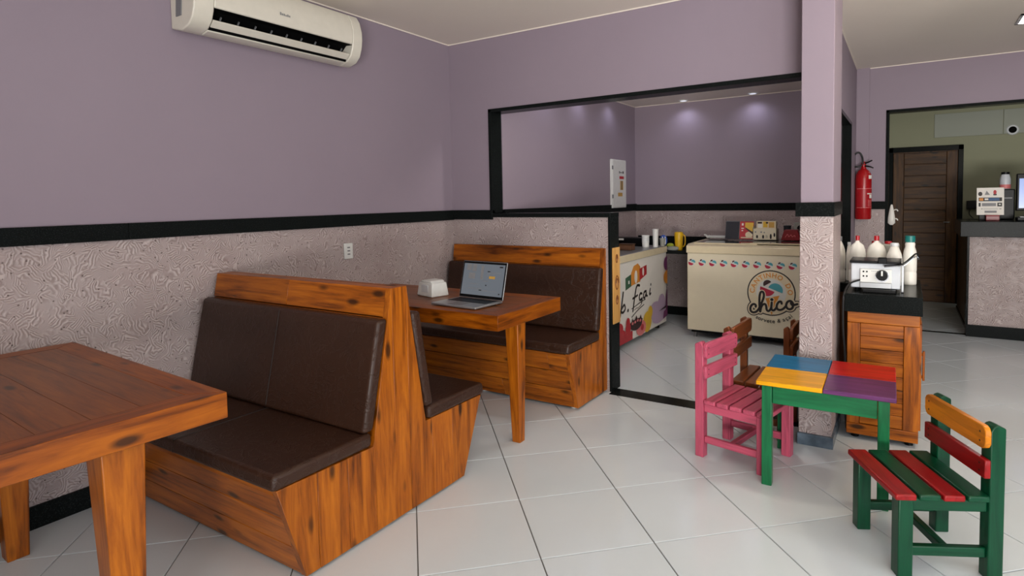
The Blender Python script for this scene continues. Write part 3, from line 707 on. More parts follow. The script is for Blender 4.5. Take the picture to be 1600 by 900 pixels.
# ------------------------------------------------------------------ children's furniture
def kids_chair(name, label, loc, rot, w, d, sh, bh, leg, frame, slats, backs, st_z=.075, n_slat=4, over=.02, rounded=True, group="children's chairs"):
    """faces local +x; origin at the middle of the back feet"""
    t = thing(name, label, 'chair', (loc[0], loc[1], 0), R(rot), group)
    h = leg/2; f = lambda a: 'paint_%s_%s' % (frame, a)
    B = lambda n, a, b, m, bev=.004: MB().box(a, b).build(n, m, t, bev, 2, local=True)
    for s in (-1, 1):
        y = s*w/2
        prof = [(-h, 0), (h, 0), (h, bh-.02), (h-.012, bh-.004), (0, bh), (-h, bh-.012)]
        MB().prism(prof, 'y', y-h, y+h).build('leg', f('z'), t, .004, 2, local=True)
        B('leg', (d-h, y-h, 0), (d+h, y+h, sh-.022), f('z'))
        B('seat_rail', (h, y-h*.6, sh-.066), (d-h, y+h*.6, sh-.0225), f('x'))
        B('stretcher', (h, y-h*.5, st_z), (d-h, y+h*.5, st_z+.035), f('x'))
    B('cross_stretcher', (d*.5-.013, -w/2+h*.5, st_z+.003), (d*.5+.013, w/2-h*.5, st_z+.032), f('y'))
    gap = .009; x0, x1 = h+.004, d+h+.016; sw = (x1-x0-gap*(n_slat-1))/n_slat
    for k in range(n_slat):
        a = x0+k*(sw+gap); c = slats[(n_slat-1-k) % len(slats)]
        B('seat_slat', (a, -w/2-h-over, sh-.022), (a+sw, w/2+h+over, sh), 'paint_%s_y' % c, .005)
    zz = [(bh-.085, bh-.004), (bh-.185, bh-.12)]
    for (z0, z1), c in zip(zz, backs):
        L = w/2+h+.004
        r = .02 if (rounded and z1 > bh-.05) else .004
        prof = [(-L, z0+r), (-L+r*.4, z0+r*.3), (-L+r, z0), (L-r, z0), (L-r*.4, z0+r*.3), (L, z0+r), (L, z1-r), (L-r*.4, z1-r*.3), (L-r, z1), (-L+r, z1), (-L+r*.4, z1-r*.3), (-L, z1-r)]
        o = MB().prism(prof, 'x', h, h+.02).build('back_slat', 'paint_%s_y' % c, t, .003, 2, local=True)
        for s in (-1, 1):
            m = MB()
            for q in (.3, .7):
                zc = z0+(z1-z0)*q; m.add([(h+.0206, s*(w/2)+.004*math.cos(a), zc+.004*math.sin(a)) for a in [k*math.pi/4 for k in range(8)]], [tuple(range(8))])
            m.build('screw_hole', 'seam_thread', o, 0, local=True)
    return t
kids_chair('kids_chair', 'pink painted wooden child chair beside the coloured table', (-.845, 3.165), -12.5, .297, .325, .305, .60, .046, 'pink', ['pink'], ['pink', 'pink'], over=.004, n_slat=5)
kids_chair('kids_chair', 'green and red child chair with orange top slat in the foreground', (.203, 2.672), 207, .305, .295, .305, .548, .05, 'dark_green', ['red', 'dark_green'], ['orange', 'red'], over=.012)
kids_chair('kids_chair', 'brown wooden child chair just behind the pink chair', (-.835, 3.60), -3, .33, .29, .30, .60, .04, 'brown', ['brown'], ['brown', 'brown'], over=.004)
kids_chair('kids_chair', 'small brown child chair half hidden behind the column', (-.60, 4.02), 0, .26, .27, .27, .535, .036, 'brown', ['brown'], ['brown', 'brown'], over=.002)
kt = thing('kids_table', 'low child table with blue, red, yellow and purple top on green legs', 'table', (-.297, 3.10, 0), R(1))
def kids_table():
    B = lambda n, a, b, m, bev=.003: MB().box(a, b).build(n, m, kt, bev, 2, local=True)
    hx, hy, z = .277, .262, .492
    for (x0, x1, y0, y1, c) in ((-hx, -.001, 0.001, hy, 'blue'), (.001, hx, .001, hy, 'table_red'), (-hx, -.001, -hy, -.001, 'yellow'), (.001, hx, -hy, -.001, 'purple')):
        B('top_panel', (x0, y0, z-.02), (x1, y1, z), 'paint_%s_x' % c)
    for sx in (-1, 1):
        for sy in (-1, 1): B('leg', (sx*.232-.022, sy*.228-.022, 0), (sx*.232+.022, sy*.228+.022, z-.0205), 'paint_green_z')
    for sy in (-1, 1): B('apron', (-.209, sy*.228-.012, z-.105), (.209, sy*.228+.012, z-.0205), 'paint_green_x')
    for sx in (-1, 1): B('apron', (sx*.232-.012, -.205, z-.105), (sx*.232+.012, .205, z-.0205), 'paint_green_y')
kids_table()

# ------------------------------------------------------------------ service cabinet beside the column
cb = thing('service_cabinet', 'pine cabinet with plank door and black granite top beside the column', 'cabinet', (-.09, 3.95, 0))
def cabinet():
    x0, x1, y0, y1, z0, z1 = -.255, .078, 3.635, 4.34, .03, .708
    box('body', (x0+.004, y0+.02, z0), (x1-.012, y1, z1), 'dark_pine_z', cb)
    box('body', (-.40, 4.2, z0), (x0+.003, 4.5, z1+.02), 'dark_pine_z', cb)
    fr = []
    box('face_rail', (x0, y0, z1-.062), (x1, y0+.022, z1), 'pine_x', cb, .003)
    box('face_rail', (x0, y0, z0), (x1, y0+.022, z0+.06), 'pine_x', cb, .003)
    box('face_stile', (x0, y0, z0+.0605), (x0+.062, y0+.022, z1-.0625), 'pine_z', cb, .003)
    box('face_stile', (x1-.07, y0, z0+.0605), (x1, y0+.022, z1-.0625), 'pine_z', cb, .003)
    n = 8; h = (z1-z0-.124)/n
    for k in range(n): box('door_plank', (x0+.063, y0+.007, z0+.062+k*h), (x1-.071, y0+.024, z0+.062+(k+1)*h-.002), 'pine_x', cb, .002)
    box('side_board', (x1-.0118, y0+.0225, z0), (x1, y1, z1), 'pine_z', cb, .002)
    box('side_door', (x1, y0+.12, .06), (x1+.012, y1-.12, .64), 'pine_z', cb, .003)
    hd = box('handle', (x1+.022, 4.0, .27), (x1+.034, 4.03, .44), 'pine_z', cb, .004)
    for z in (.29, .42): box('handle_post', (x1+.011, 4.008, z-.008), (x1+.023, 4.022, z+.008), 'pine_z', cb)
    for x in (x0+.04, x1-.04): MB().lathe((x, y0+.06, 0), [(.02, 0), (.02, .031)], 12).build('foot', 'black_plastic', cb)
cabinet()
SZ = .806
box('granite_top', (-.268, 3.605, .708), (.088, 4.36, SZ), 'black_granite', cb, .003)
box('granite_top', (-.405, 4.185, .728), (-.2685, 4.51, SZ-.022), 'black_granite', cb, .003)
mc = thing('countertop_appliance', 'white metal appliance with black dial on the granite counter', 'appliance', (-.13, 3.83, SZ))
def appliance():
    x0, x1, y0, y1 = -.247, -.012, 3.735, 3.95
    z = SZ
    box('body', (x0, y0, z+.018), (x1, y1, z+.155), 'white_metal', mc, .006)
    box('control_panel', (x0+.045, y0-.012, z+.05), (x1-.04, y0, z+.125), 'white_plastic', mc, .003)
    box('lower_panel', (x0+.045, y0-.01, z+.02), (x1-.04, y0, z+.0495), 'aluminium', mc, .002)
    k = ydisc('dial', (x1-.085, 0, z+.092), .026, .03, y0-.034, y0-.012, 'black_plastic', mc); box('dial_pointer', (x1-.089, y0-.0355, z+.092), (x1-.081, y0-.0335, z+.118), 'print_white', k)
    ydisc('dial_plate', (x1-.085, 0, z+.088), .033, .033, y0-.0135, y0-.0118, 'steel', mc)
    for px, pz in ((.012, .11), (.028, .11), (.012, .085), (.028, .085)): ydisc('indicator', (x0+.05+px, 0, z+pz), .0045, .0045, y0-.0145, y0-.0118, 'black_plastic', mc)
    m = MB()
    for q in range(4): m.box((x0+.1+q*.008, y0-.0126, z+.112), (x0+.104+q*.008, y0-.0119, z+.116))
    m.build('marking', 'print_grey', mc)
    box('top_plate', (x0-.006, y0-.01, z+.155), (x1+.004, y1, z+.168), 'black_plastic', mc, .002)
    box('grip', (x0+.13, y0-.03, z+.157), (x0+.172, y0+.004, z+.19), 'black_plastic', mc, .004)
    for x in (x0+.03, x1-.03):
        for y in (y0+.03, y1-.03): MB().lathe((x, y, z), [(.012, 0), (.013, .019)], 10).build('foot', 'black_plastic', mc)
    box('drip_tray', (x0+.06, y0-.05, z), (x1-.02, y0-.012, z+.017), 'black_plastic', mc, .002)
    box('side_plate', (x1+.004, y0+.01, z+.002), (x1+.016, y0+.06, z+.15), 'aluminium', mc, .002)
    for dz in (0, -.012):
        pts = smooth_path([(x1-.075, y0-.025, z+.146+dz*.4), (x1-.02, y0-.03, z+.152+dz*.3), (x1+.015, y0-.03, z+.165+dz), (x1+.05, y0-.02, z+.2+dz), (x1+.068, y0-.01, z+.215+dz), (x1+.078, y0-.005, z+.205+dz), (x1+.08, y0, z+.185)], 5)
        MB().tube(pts, .0042, 7).build('lever', 'black_plastic' if dz == 0 else 'steel', mc, smooth=True)
    pts = smooth_path([(x0+.046, y0-.006, z+.062), (x0+.0, y0-.05, z+.045), (x0-.02, y0-.12, z+.01), (x0-.026, y0-.142, z-.05), (x0-.024, y0-.145, z-.2), (x0-.016, y0-.12, z-.35), (x0-.016, y0-.11, z-.6), (x0-.012, y0-.02, z-.78)], 6)
    MB().tube(pts, .005, 7).build('power_cord', 'rubber', mc, smooth=True)
appliance()
def jug(lab, x, y, r, h, cap, neck=.3, squash=1.0, z=SZ, cap_h=.022, name='white_bottle', handle=True, mat='bottle_white', grp='white plastic bottles on the granite counter'):
    t = thing(name, lab, 'bottle', (x, y, z), 0, grp)
    sh = h*.62
    prof = [(r*.96, 0), (r, .008), (r, sh*.42), (r*.96, sh*.44), (r*.96, sh*.5), (r, sh*.52), (r, sh), (r*.985, sh+h*.05), (r*.9, sh+h*.15), (r*.7, sh+h*.25), (r*neck*1.2, sh+h*.32), (r*neck, h*.97), (r*neck, h)]
    MB().lathe((x, y, z), prof, 24, 1, squash).build('body', mat, t, smooth=True)
    if cap:
        MB().lathe((x, y, z+h), [(r*neck*1.15, -.006), (r*neck*1.2, cap_h*.3), (r*neck*1.15, cap_h), (r*neck*.6, cap_h*1.05)], 16).build('cap', cap, t, smooth=True)
    return t
jug('slim white bottle with grey cap, nearest the column', -.352, 4.26, .039, .265, 'grey_plastic', .42, z=SZ-.021)
jug('white jug with red cap, standing behind the left of the appliance', -.238, 4.11, .046, .26, 'cap_red', .2)
jug('widest white jug with red cap, behind the middle of the appliance', -.138, 4.12, .053, .26, 'cap_red', .22)
jug('short rounded white jug with no bright cap, right behind appliance', -.045, 4.05, .04, .235, 'cap_white', .45, cap_h=.012)
jug('tall white bottle with teal cap at the right end of counter', .032, 4.12, .035, .255, 'cap_teal', .62, cap_h=.03)
jug('thin white bottle squeezed between grey-capped and red-capped bottles', -.297, 4.33, .018, .235, 'cap_white', .5, cap_h=.012, z=SZ-.021)
t = thing('clear_tub', 'cloudy plastic tub with red lids stored behind the jugs', 'container', (-.1, 4.28, SZ)); 
MB().frust((-.1, 4.27, SZ), (.07, .04), (-.1, 4.27, SZ+.225), (.08, .045)).build('tub', 'clear_grey', t, .01, 2)
for x in (-.15, -.08): MB().lathe((x, 4.27, SZ+.225), [(.018, 0), (.02, .006), (.018, .016)], 14).build('lid', 'cap_red', t, smooth=True)

# ------------------------------------------------------------------ freezers
cf = thing('chest_freezer', 'cream chest freezer on castors with round ice-cream logo', 'freezer', (-1.05, 5.9, 0))
def chest():
    x0, x1, y0, y1 = -1.745, -.56, 5.56, 6.22
    box('body', (x0, y0, .075), (x1, y1, .812), 'cream_enamel', cf, .008, seg=3)
    box('base_frame', (x0+.03, y0+.03, .05), (x1-.03, y1-.03, .076), 'black_plastic', cf)
    rim = MB().prism([(y0-.008, .81), (y1+.008, .81), (y1+.008, .902), (y0+.05, .895), (y0-.004, .878)], 'x', x0-.008, x1+.008).build('rim', 'cream_top', cf, .006, 2)
    # two sliding glass lids, lying on the sloping top
    for a, b, dz in ((x0+.05, (x0+x1)/2+.03, 0), ((x0+x1)/2-.03, x1-.05, .008)):
        g = MB().prism([(y0+.075, .898+dz), (y1-.04, .904+dz), (y1-.04, .909+dz), (y0+.075, .903+dz)], 'x', a, b).build('glass_lid', 'lid_glass', cf)
        MB().prism([(y0+.06, .896+dz), (y0+.075, .898+dz), (y0+.075, .906+dz), (y0+.06, .904+dz)], 'x', a, b).build('lid_rail', 'cream_top', g)
    for x in (x0+.06, x1-.06):
        for y in (y0+.06, y1-.06):
            c = MB(); seg = 16; r = .024; vs = []
            for xx in (x-.011, x+.011): vs += [(xx, y+r*math.cos(k*2*math.pi/seg), .024+r*math.sin(k*2*math.pi/seg)) for k in range(seg)]
            c.add(vs, [tuple(range(seg)), tuple(range(seg, 2*seg))]+[(k, (k+1) % seg, seg+(k+1) % seg, seg+k) for k in range(seg)])
            w = c.build('castor', 'grey_plastic', cf, smooth=True); box('castor_fork', (x-.015, y-.012, .02), (x+.015, y+.012, .052), 'steel', w)
    sh = Sheet((-1.205, y0, .655), (1, 0, 0), (0, 0, 1), cf, .465/860)
    ice_logo(sh)
    # row of little scoops along the top
    x = -1.71
    for k in range(11):
        m = MB(); cxx = -1.700+k*.0985; cz = .722
        if cxx > x1-.05: break
        for mat, pl_ in (('print_pale', ell(0, 0, .034, n=18)), ('print_crimson', half(-.008, -.004, .026, 160, 10)), ('print_teal', half(.012, .002, .022, -21, 10)), ('print_brown', half(-.008, .018, .013, 33, 10))):
            m.mat(mat); off = .0007*(m.cur+1)
            m.add([(cxx+u, y0-off, cz+v) for u, v in pl_[0]], pl_[1])
        m.build('scoop_sticker', None, cf)
chest()
CT = .919
df = thing('display_freezer', 'white freezer with açaí advert on its side behind the low wall', 'freezer', (-2.37, 5.2, 0))
def display():
    x0, x1, y0, y1 = XS+.012, -2.085, 4.3, 5.94
    box('body', (x0, y0, .05), (x1, y1, .80), 'freezer_white', df, .006)
    box('top', (x0, y0-.005, .80), (x1+.006, y1+.005, .842), 'counter_grey', df, .004)
    box('top_edge', (x1+.0005, y0, .775), (x1+.010, y1, .838), 'cream_top', df, .003)
    for y in (y0+.1, y1-.12):
        for x in (x0+.06, x1-.06): MB().lathe((x, y, 0), [(.022, 0), (.024, .02), (.015, .051)], 12).build('castor', 'black_plastic', df, smooth=True)
    # printed side: design coordinates u along +y from 4.55 (0..1.39), v height
    sh = Sheet((x1, 4.60, 0), (0, 1, 0), (0, 0, 1), df)
    sh.put('advert_sheet', 'print_white', [rect(-.1, .055, 1.335, .772)])
    sh.put('advert_tab', 'print_green', [poly((.27, .52), (.42, .545), (.42, .655), (.27, .63))])
    sh.put('advert_tab', 'print_orange', [poly((.40, .545), (.62, .56), (.62, .70), (.56, .735), (.46, .72), (.40, .66))])
    sh.put('advert_tab', 'print_red', [poly((.60, .57), (.78, .61), (.78, .70), (.60, .68))])
    sh.put('advert_tab_mark', 'print_white', [ell(.51, .615, .035, .06), ell(.69, .645, .022, .04), rect(.33, .57, .36, .60)])
    G = lambda p: [(u*1.03+.06, v-.05) for u, v in p]
    for letter in ([([(.15, .56), (.11, .44), (.08, .36)], .026), ([(.11, .42), (.17, .45), (.19, .41), (.14, .385), (.1, .4)], .022)],
                   [([(.25, .385), (.252, .387)], .03)],
                   [([(.52, .575), (.45, .575), (.40, .47), (.36, .36)], .024), ([(.36, .475), (.47, .49)], .02)],
                   [([(.575, .49), (.535, .497), (.51, .465), (.53, .435), (.58, .445), (.565, .405)], .022)],
                   [([(.68, .50), (.63, .495), (.61, .455), (.64, .44), (.685, .48), (.68, .455), (.71, .45)], .022)],
                   [([(.785, .505), (.765, .455), (.80, .46)], .022)], [([(.80, .545), (.802, .547)], .026)]):
        sh.layer = 6; sh.put('advert_letter', 'print_black', union(sum([stroke(G(p), wd, 5) for p, wd in letter], []), .004))
    for q, wd in (([(.40, .335), (.58, .36), (.74, .375)], .008), ([(.40, .26), (.54, .30), (.70, .33)], .009), ([(.46, .315), (.51, .325), (.56, .322), (.64, .345)], .006)): sh.put('advert_underline', 'print_black', union(stroke(q, wd, 4), .002))
    sh.put('advert_blossom', 'print_lilac', union([ell(1.0, .22, .16, .09), ell(1.18, .24, .12, .12), ell(1.1, .16, .2, .08)], .004))
    sh.put('advert_fruit', 'print_yellow', union([ell(.78, .15, .11, .10), ell(.86, .23, .06, .06)], .004))
    sh.put('advert_fruit', 'print_pink', [ell(.62, .12, .12, .07)])
    sh.put('advert_bowl', 'print_brown', union([ell(.50, .175, .14, .05), ell(.50, .2, .155, .028), poly((.38, .2), (.41, .25), (.45, .2)), poly((.45, .2), (.5, .262), (.55, .2)), poly((.55, .2), (.61, .25), (.64, .2))], .003))
    for q in (.41, .47, .53, .59): sh.put('advert_berry', 'print_pink', [ell(q, .204+.006*math.sin(q*40), .022, .013)])
    sh.put('advert_fruit', 'print_red', [ell(.64, .125, .035, .03)])
    sh.put('advert_fruit', 'print_red', union([ell(.08, .20, .11, .06), rect(-.1, .06, .40, .14), ell(.14, .14, .1, .05), ell(.30, .17, .06, .06), ell(.30, .22, .045, .05)], .004))
    sh.put('advert_fruit', 'print_purple', [ell(1.335, .66, .10, .075, 90, 270)]); sh.put('advert_fruit', 'print_purple', [ell(1.335, .26, .05, .13, 90, 270)])
    sh.put('advert_fruit', 'print_orange', [ell(1.335, .52, .11, .07, 90, 270)])
    sh.put('advert_shade', 'print_brown', [poly((1.08, .2), (1.3, .23), (1.28, .205))]); sh.put('advert_shade', 'print_purple', [poly((1.2, .1), (1.34, .12), (1.3, .19), (1.22, .175))])  # brown and purple shapes printed on the advert
display()
DT = .843
# breaker box on the freezer room wall
bx = thing('breaker_box', 'white breaker box with stickers on the freezer room wall', 'breaker box', (XS, 6.05, 1.24))
box('case', (XS+.002, 5.865, 1.235), (XS+.03, 6.235, 1.76), 'white_plastic', bx, .004)
dd = box('door', (XS+.03, 5.875, 1.245), (XS+.036, 6.225, 1.75), 'white_plastic', bx, .003)
for z in (1.34, 1.65): box('hinge', (XS+.028, 5.863, z), (XS+.04, 5.875, z+.04), 'grey_plastic', dd)
sh = Sheet((XS+.036, 6.0, 1.36), (0, 1, 0), (0, 0, 1), bx)
sh.put('sticker', 'print_gold', [rect(0, 0, .12, .04), rect(.06, .07, .09, .17), rect(.11, .07, .14, .17)])
sh.put('sticker', 'print_red', [rect(.04, .19, .15, .22), rect(.155, .19, .165, .22)])
sh.put('sticker_lettering', 'print_black', [rect(.03, .25, .05, .275), rect(.065, .255, .1, .265), rect(.12, .25, .155, .275)]); sh.put('sticker_lettering', 'print_black', [rect(.092, .07, .106, .17)])

# ------------------------------------------------------------------ things on the display freezer
def cup(name, lab, cat, x, y, z, r0, r1, h, mat, grp=None, rim=True, n=1):
    t = thing(name, lab, cat, (x, y, z), 0, grp)
    prof = [(r0, 0)]+[(r0+(r1-r0)*k/6, h*k/6) for k in range(1, 7)]
    if rim: prof += [(r1+.003, h), (r1+.003, h+.006), (r1-.003, h+.006), (r1-.006, h-.01)]
    MB().lathe((x, y, z), prof, 20).build('body', mat, t, smooth=True); return t
t = cup('cup_stack', 'shorter stack of white cups on the freezer counter', 'cups', -2.2, 5.66, DT, .034, .037, .115, 'white_plastic', 'stacked white cups')
cup('cup_stack', 'taller thin stack of white cups on the freezer counter', 'cups', -2.118, 5.72, DT, .026, .03, .175, 'white_plastic', 'stacked white cups')
for o, r, h, c in ((t, .037, .115, (-2.2, 5.66)),):
    for k in range(4): MB().lathe((c[0], c[1], DT+.05+k*.018), [(.0365, 0), (.0385, .002), (.0385, .005), (.0365, .007)], 20).build('cup_rim', 'cap_white', o, smooth=True)
cup('clear_cup', 'small cloudy cup between the white stack and blue packet', 'cup', -2.085, 5.83, DT, .022, .03, .075, 'clear_grey')
t = thing('blue_packet', 'blue and white striped packet beside the yellow jug', 'packet', (-2.03, 5.86, DT))
mb = MB(); P = [(-.0+.042*math.cos(a)*(1-.25*math.sin(a)), .062+.062*math.sin(a)) for a in [k*2*math.pi/20 for k in range(20)]]
def sack(name, x, y, z, rx, ry, h, mat, parent):
    prof = [(.25, 0), (.7, .1), (1, .35), (1, .65), (.75, .88), (.3, 1)]
    return MB().lathe((x, y, z), [(a*rx, b*h) for a, b in prof], 18, 1, ry/rx).build(name, mat, parent, smooth=True)
# standing on the end corner of the counter
t.location = (-2.10, 5.905, DT)
pk = sack('bag', -2.10, 5.905, DT, .04, .025, .11, 'blue_plastic', t)
for dx in (-.004, .024): MB().tube([(-2.10+dx+.006*math.sin(k*.4), 5.905-.024*math.cos((k-4)*.22)-.003, DT+.018+k*.0095) for k in range(9)], .005, 6).build('white_stripe', 'print_white', pk, smooth=True)
ct = thing('side_counter', 'dark stone side counter against the textured freezer room wall', 'counter', (-2.1, 6.25, 0))
box('top', (-2.63, 5.96, .755), (-1.80, YS-.025, .79), 'black_granite', ct, .003)
box('backsplash', (-2.63, YS-.05, .79), (-1.80, YS-.024, .90), 'black_granite', ct, .002)
for x in (-2.55, -1.86): box('bracket', (x, 6.2, .60), (x+.03, YS-.022, .755), 'black_plastic', ct, .002)
SC = .791
t = thing('yellow_jug', 'yellow plastic jug at the end of the freezer counter', 'jug', (-2.0, 6.05, SC))
MB().lathe((-1.99, 6.06, SC), [(.034, 0), (.038, .01), (.044, .12), (.046, .17), (.04, .185), (.03, .187)], 20).build('body', 'yellow_plastic', t, smooth=True)
MB().tube(smooth_path([(-1.95, 6.06, SC+.16), (-1.925, 6.06, SC+.14), (-1.925, 6.06, SC+.06), (-1.948, 6.06, SC+.03)], 5), .006).build('handle', 'yellow_plastic', t, smooth=True)
t = thing('folded_cloth', 'grey and green folded cloth in front of the yellow jug', 'cloth', (-2.05, 5.99, SC))
mb = MB(); mb.lathe((-2.035, 6.0, SC), [(.05, 0), (.065, .012), (.062, .03), (.04, .04)], 18, 1.0, .5).build('lower_fold', 'cloth_grey', t, smooth=True)
MB().lathe((-2.06, 6.0, SC+.038), [(.03, 0), (.042, .01), (.03, .028), (.012, .034)], 16, 1, .6).build('upper_fold', 'cloth_green', t, smooth=True)
t = thing('dark_pitcher', 'dark brown pitcher with handle at the left of the freezer counter', 'pitcher', (-2.60, 5.6, DT))
MB().lathe((-2.60, 5.60, DT), [(.045, 0), (.05, .01), (.046, .12), (.042, .2), (.044, .215), (.036, .216)], 20).build('body', 'carton_brown', t, smooth=True)
MB().tube(smooth_path([(-2.555, 5.6, DT+.2), (-2.53, 5.6, DT+.19), (-2.528, 5.6, DT+.11), (-2.55, 5.6, DT+.06)], 5), .007).build('handle', 'steel', t, smooth=True)
t = thing('grey_box', 'small grey box at the near end of the freezer counter', 'box', (-2.22, 4.86, DT))
box('case', (-2.27, 4.82, DT), (-2.165, 4.92, DT+.052), 'grey_plastic', t, .004); box('side_panel', (-2.165, 4.83, DT+.004), (-2.158, 4.91, DT+.05), 'cap_white', t, .002)
t = thing('wooden_box', 'low brown wooden box behind the small grey box', 'box', (-2.26, 5.3, DT))
box('case', (-2.32, 5.25, DT), (-2.19, 5.36, DT+.05), 'carton_brown', t, .003); box('lid', (-2.325, 5.245, DT+.0505), (-2.185, 5.365, DT+.06), 'dark_pine_x', t, .002)
t = thing('black_case', 'long black case lying behind the wooden box', 'case', (-2.42, 5.8, DT))
box('case', (-2.60, 5.74, DT), (-2.26, 5.9, DT+.085), 'black_plastic', t, .005); box('label_strip', (-2.54, 5.738, DT+.06), (-2.47, 5.7405, DT+.078), 'print_white', t)

# ------------------------------------------------------------------ things on the chest freezer
t = thing('tablet_board', 'dark blank menu board leaning on the chest freezer', 'board', (-1.43, 6.05, CT))
def leaning(x0, x1, y, h, mat, t, name, lean=.04, z=CT, th=.008):
    return MB().prism([(y, z), (y+th, z), (y+th+lean, z+h), (y+lean, z+h)], 'x', x0, x1).build(name, mat, t, .002)
leaning(-1.50, -1.372, 6.0, .17, 'tablet_dark', t, 'panel'); leaning(-1.505, -1.367, 6.009, .175, 'grey_plastic', t, 'frame', z=CT); leaning(-1.45, -1.43, 6.06, .1, 'grey_plastic', t, 'prop', -.0, th=.006)
t = thing('menu_card', 'red and yellow ice-cream menu card on the chest freezer', 'menu', (-1.3, 6.05, CT))
mcard = leaning(-1.366, -1.235, 6.0, .172, 'print_red', t, 'card')
leaning(-1.31, -1.29, 6.055, .1, 'grey_plastic', t, 'prop', 0, th=.006)
sh = Sheet((-1.366, 6.0-.0012, CT), (1, 0, 0), Vector((0, .04, .172)).normalized(), t)
sh.put('card_print', 'print_yellow', [poly((.05, .165), (.128, .165), (.128, .07), (.05, .12))]); sh.put('card_print', 'print_cream', [rect(.015, .01, .125, .022), ell(.09, .045, .035, .03)])
sh.put('card_print', 'print_brown', [poly((.05, .12), (.128, .07), (.128, .045), (.06, .1))]); sh.put('card_lettering', 'print_white', [rect(.018, .135, .036, .158), rect(.016, .103, .04, .112), rect(.018, .08, .034, .09)])
t = thing('cutlery_organiser', 'cream slotted organiser box on the chest freezer', 'organiser', (-1.12, 5.98, CT))
mb = MB(); X0, X1, Y0, Y1 = -1.225, -1.01, 5.93, 6.04
mb.box((X0, Y0, CT), (X1, Y0+.005, CT+.108)); mb.box((X0, Y1-.005, CT), (X1, Y1, CT+.108)); mb.box((X0, Y0, CT), (X0+.005, Y1, CT+.125)); mb.box((X1-.005, Y0, CT), (X1, Y1, CT+.11)); mb.box((X0, Y0, CT), (X1, Y1, CT+.004))
o = mb.build('box', 'cream_enamel', t)
sh = Sheet((X0, Y0, CT), (1, 0, 0), (0, 0, 1), t)
sh.put('slot_marks', 'print_black', [ell(.04, .032, .009, .016), ell(.095, .032, .009, .018), rect(.12, .022, .123, .05), rect(.13, .022, .133, .045), ell(.163, .035, .009, .025), ell(.195, .05, .008, .018)])
sh.put('slot_marks', 'print_grey', [rect(.02, .07, .032, .082), rect(.07, .07, .085, .082), rect(.1, .066, .11, .078), rect(.187, .066, .2, .07)])
t = thing('printed_carton', 'yellow and white printed carton standing in the cream organiser', 'carton', (-1.1, 5.985, CT+.005))
box('carton', (-1.195, 5.955, CT+.005), (-1.02, 6.02, CT+.178), 'print_cream', t, .003)
sh = Sheet((-1.195, 5.955, CT), (1, 0, 0), (0, 0, 1), t)
sh.put('carton_print', 'print_yellow', [rect(.06, .12, .10, .175)]); sh.put('carton_print', 'print_brown', [rect(.01, .155, .05, .172)]); sh.put('carton_print', 'print_brown', [ell(.095, .163, .012, .008)]); sh.put('carton_print', 'print_white', [rect(.012, .115, .055, .15)]); sh.put('carton_stripe', 'print_gold', [rect(.11, .118, .16, .17)])
t = thing('red_container', 'dark red container on the right of the chest freezer', 'container', (-.89, 5.98, CT))
MB().prism([(-.975, CT), (-.80, CT), (-.83, CT+.1), (-.945, CT+.1)], 'y', 5.93, 6.02).build('body', 'red_plastic', t, .006); 
sh = Sheet((-.975, 5.93, CT), (1, 0, 0), (0, 0, 1), t); sh.put('lettering', 'print_pink', union(stroke([(.04, .03), (.06, .06), (.07, .035), (.09, .055), (.1, .035), (.12, .05), (.125, .035)], .004, 3), .001))
cup('grey_canister', 'dark grey canister behind the red container', 'canister', -.945, 6.11, CT, .032, .034, .125, 'tablet_dark')
t = thing('white_speaker', 'small pale grey speaker behind the red container', 'speaker', (-.83, 6.12, CT)); box('case', (-.885, 6.08, CT), (-.79, 6.17, CT+.16), 'clear_grey', t, .006); ydisc('cone', (-.83, 0, CT+.11), .024, .026, 6.074, 6.081, 'black_plastic', t)
t = thing('white_tray', 'long white tray on the left of the chest freezer', 'tray', (-1.62, 6.1, CT)); 
MB().frust((-1.61, 6.12, CT), (.09, .05), (-1.61, 6.12, CT+.022), (.105, .06)).build('tray', 'white_plastic', t, .004); MB().tube(smooth_path([(-1.715, 6.12, CT+.02), (-1.735, 6.1, CT+.03), (-1.735, 6.14, CT+.03), (-1.715, 6.13, CT+.02)], 4), .005).build('loop_handle', 'white_plastic', t, smooth=True)

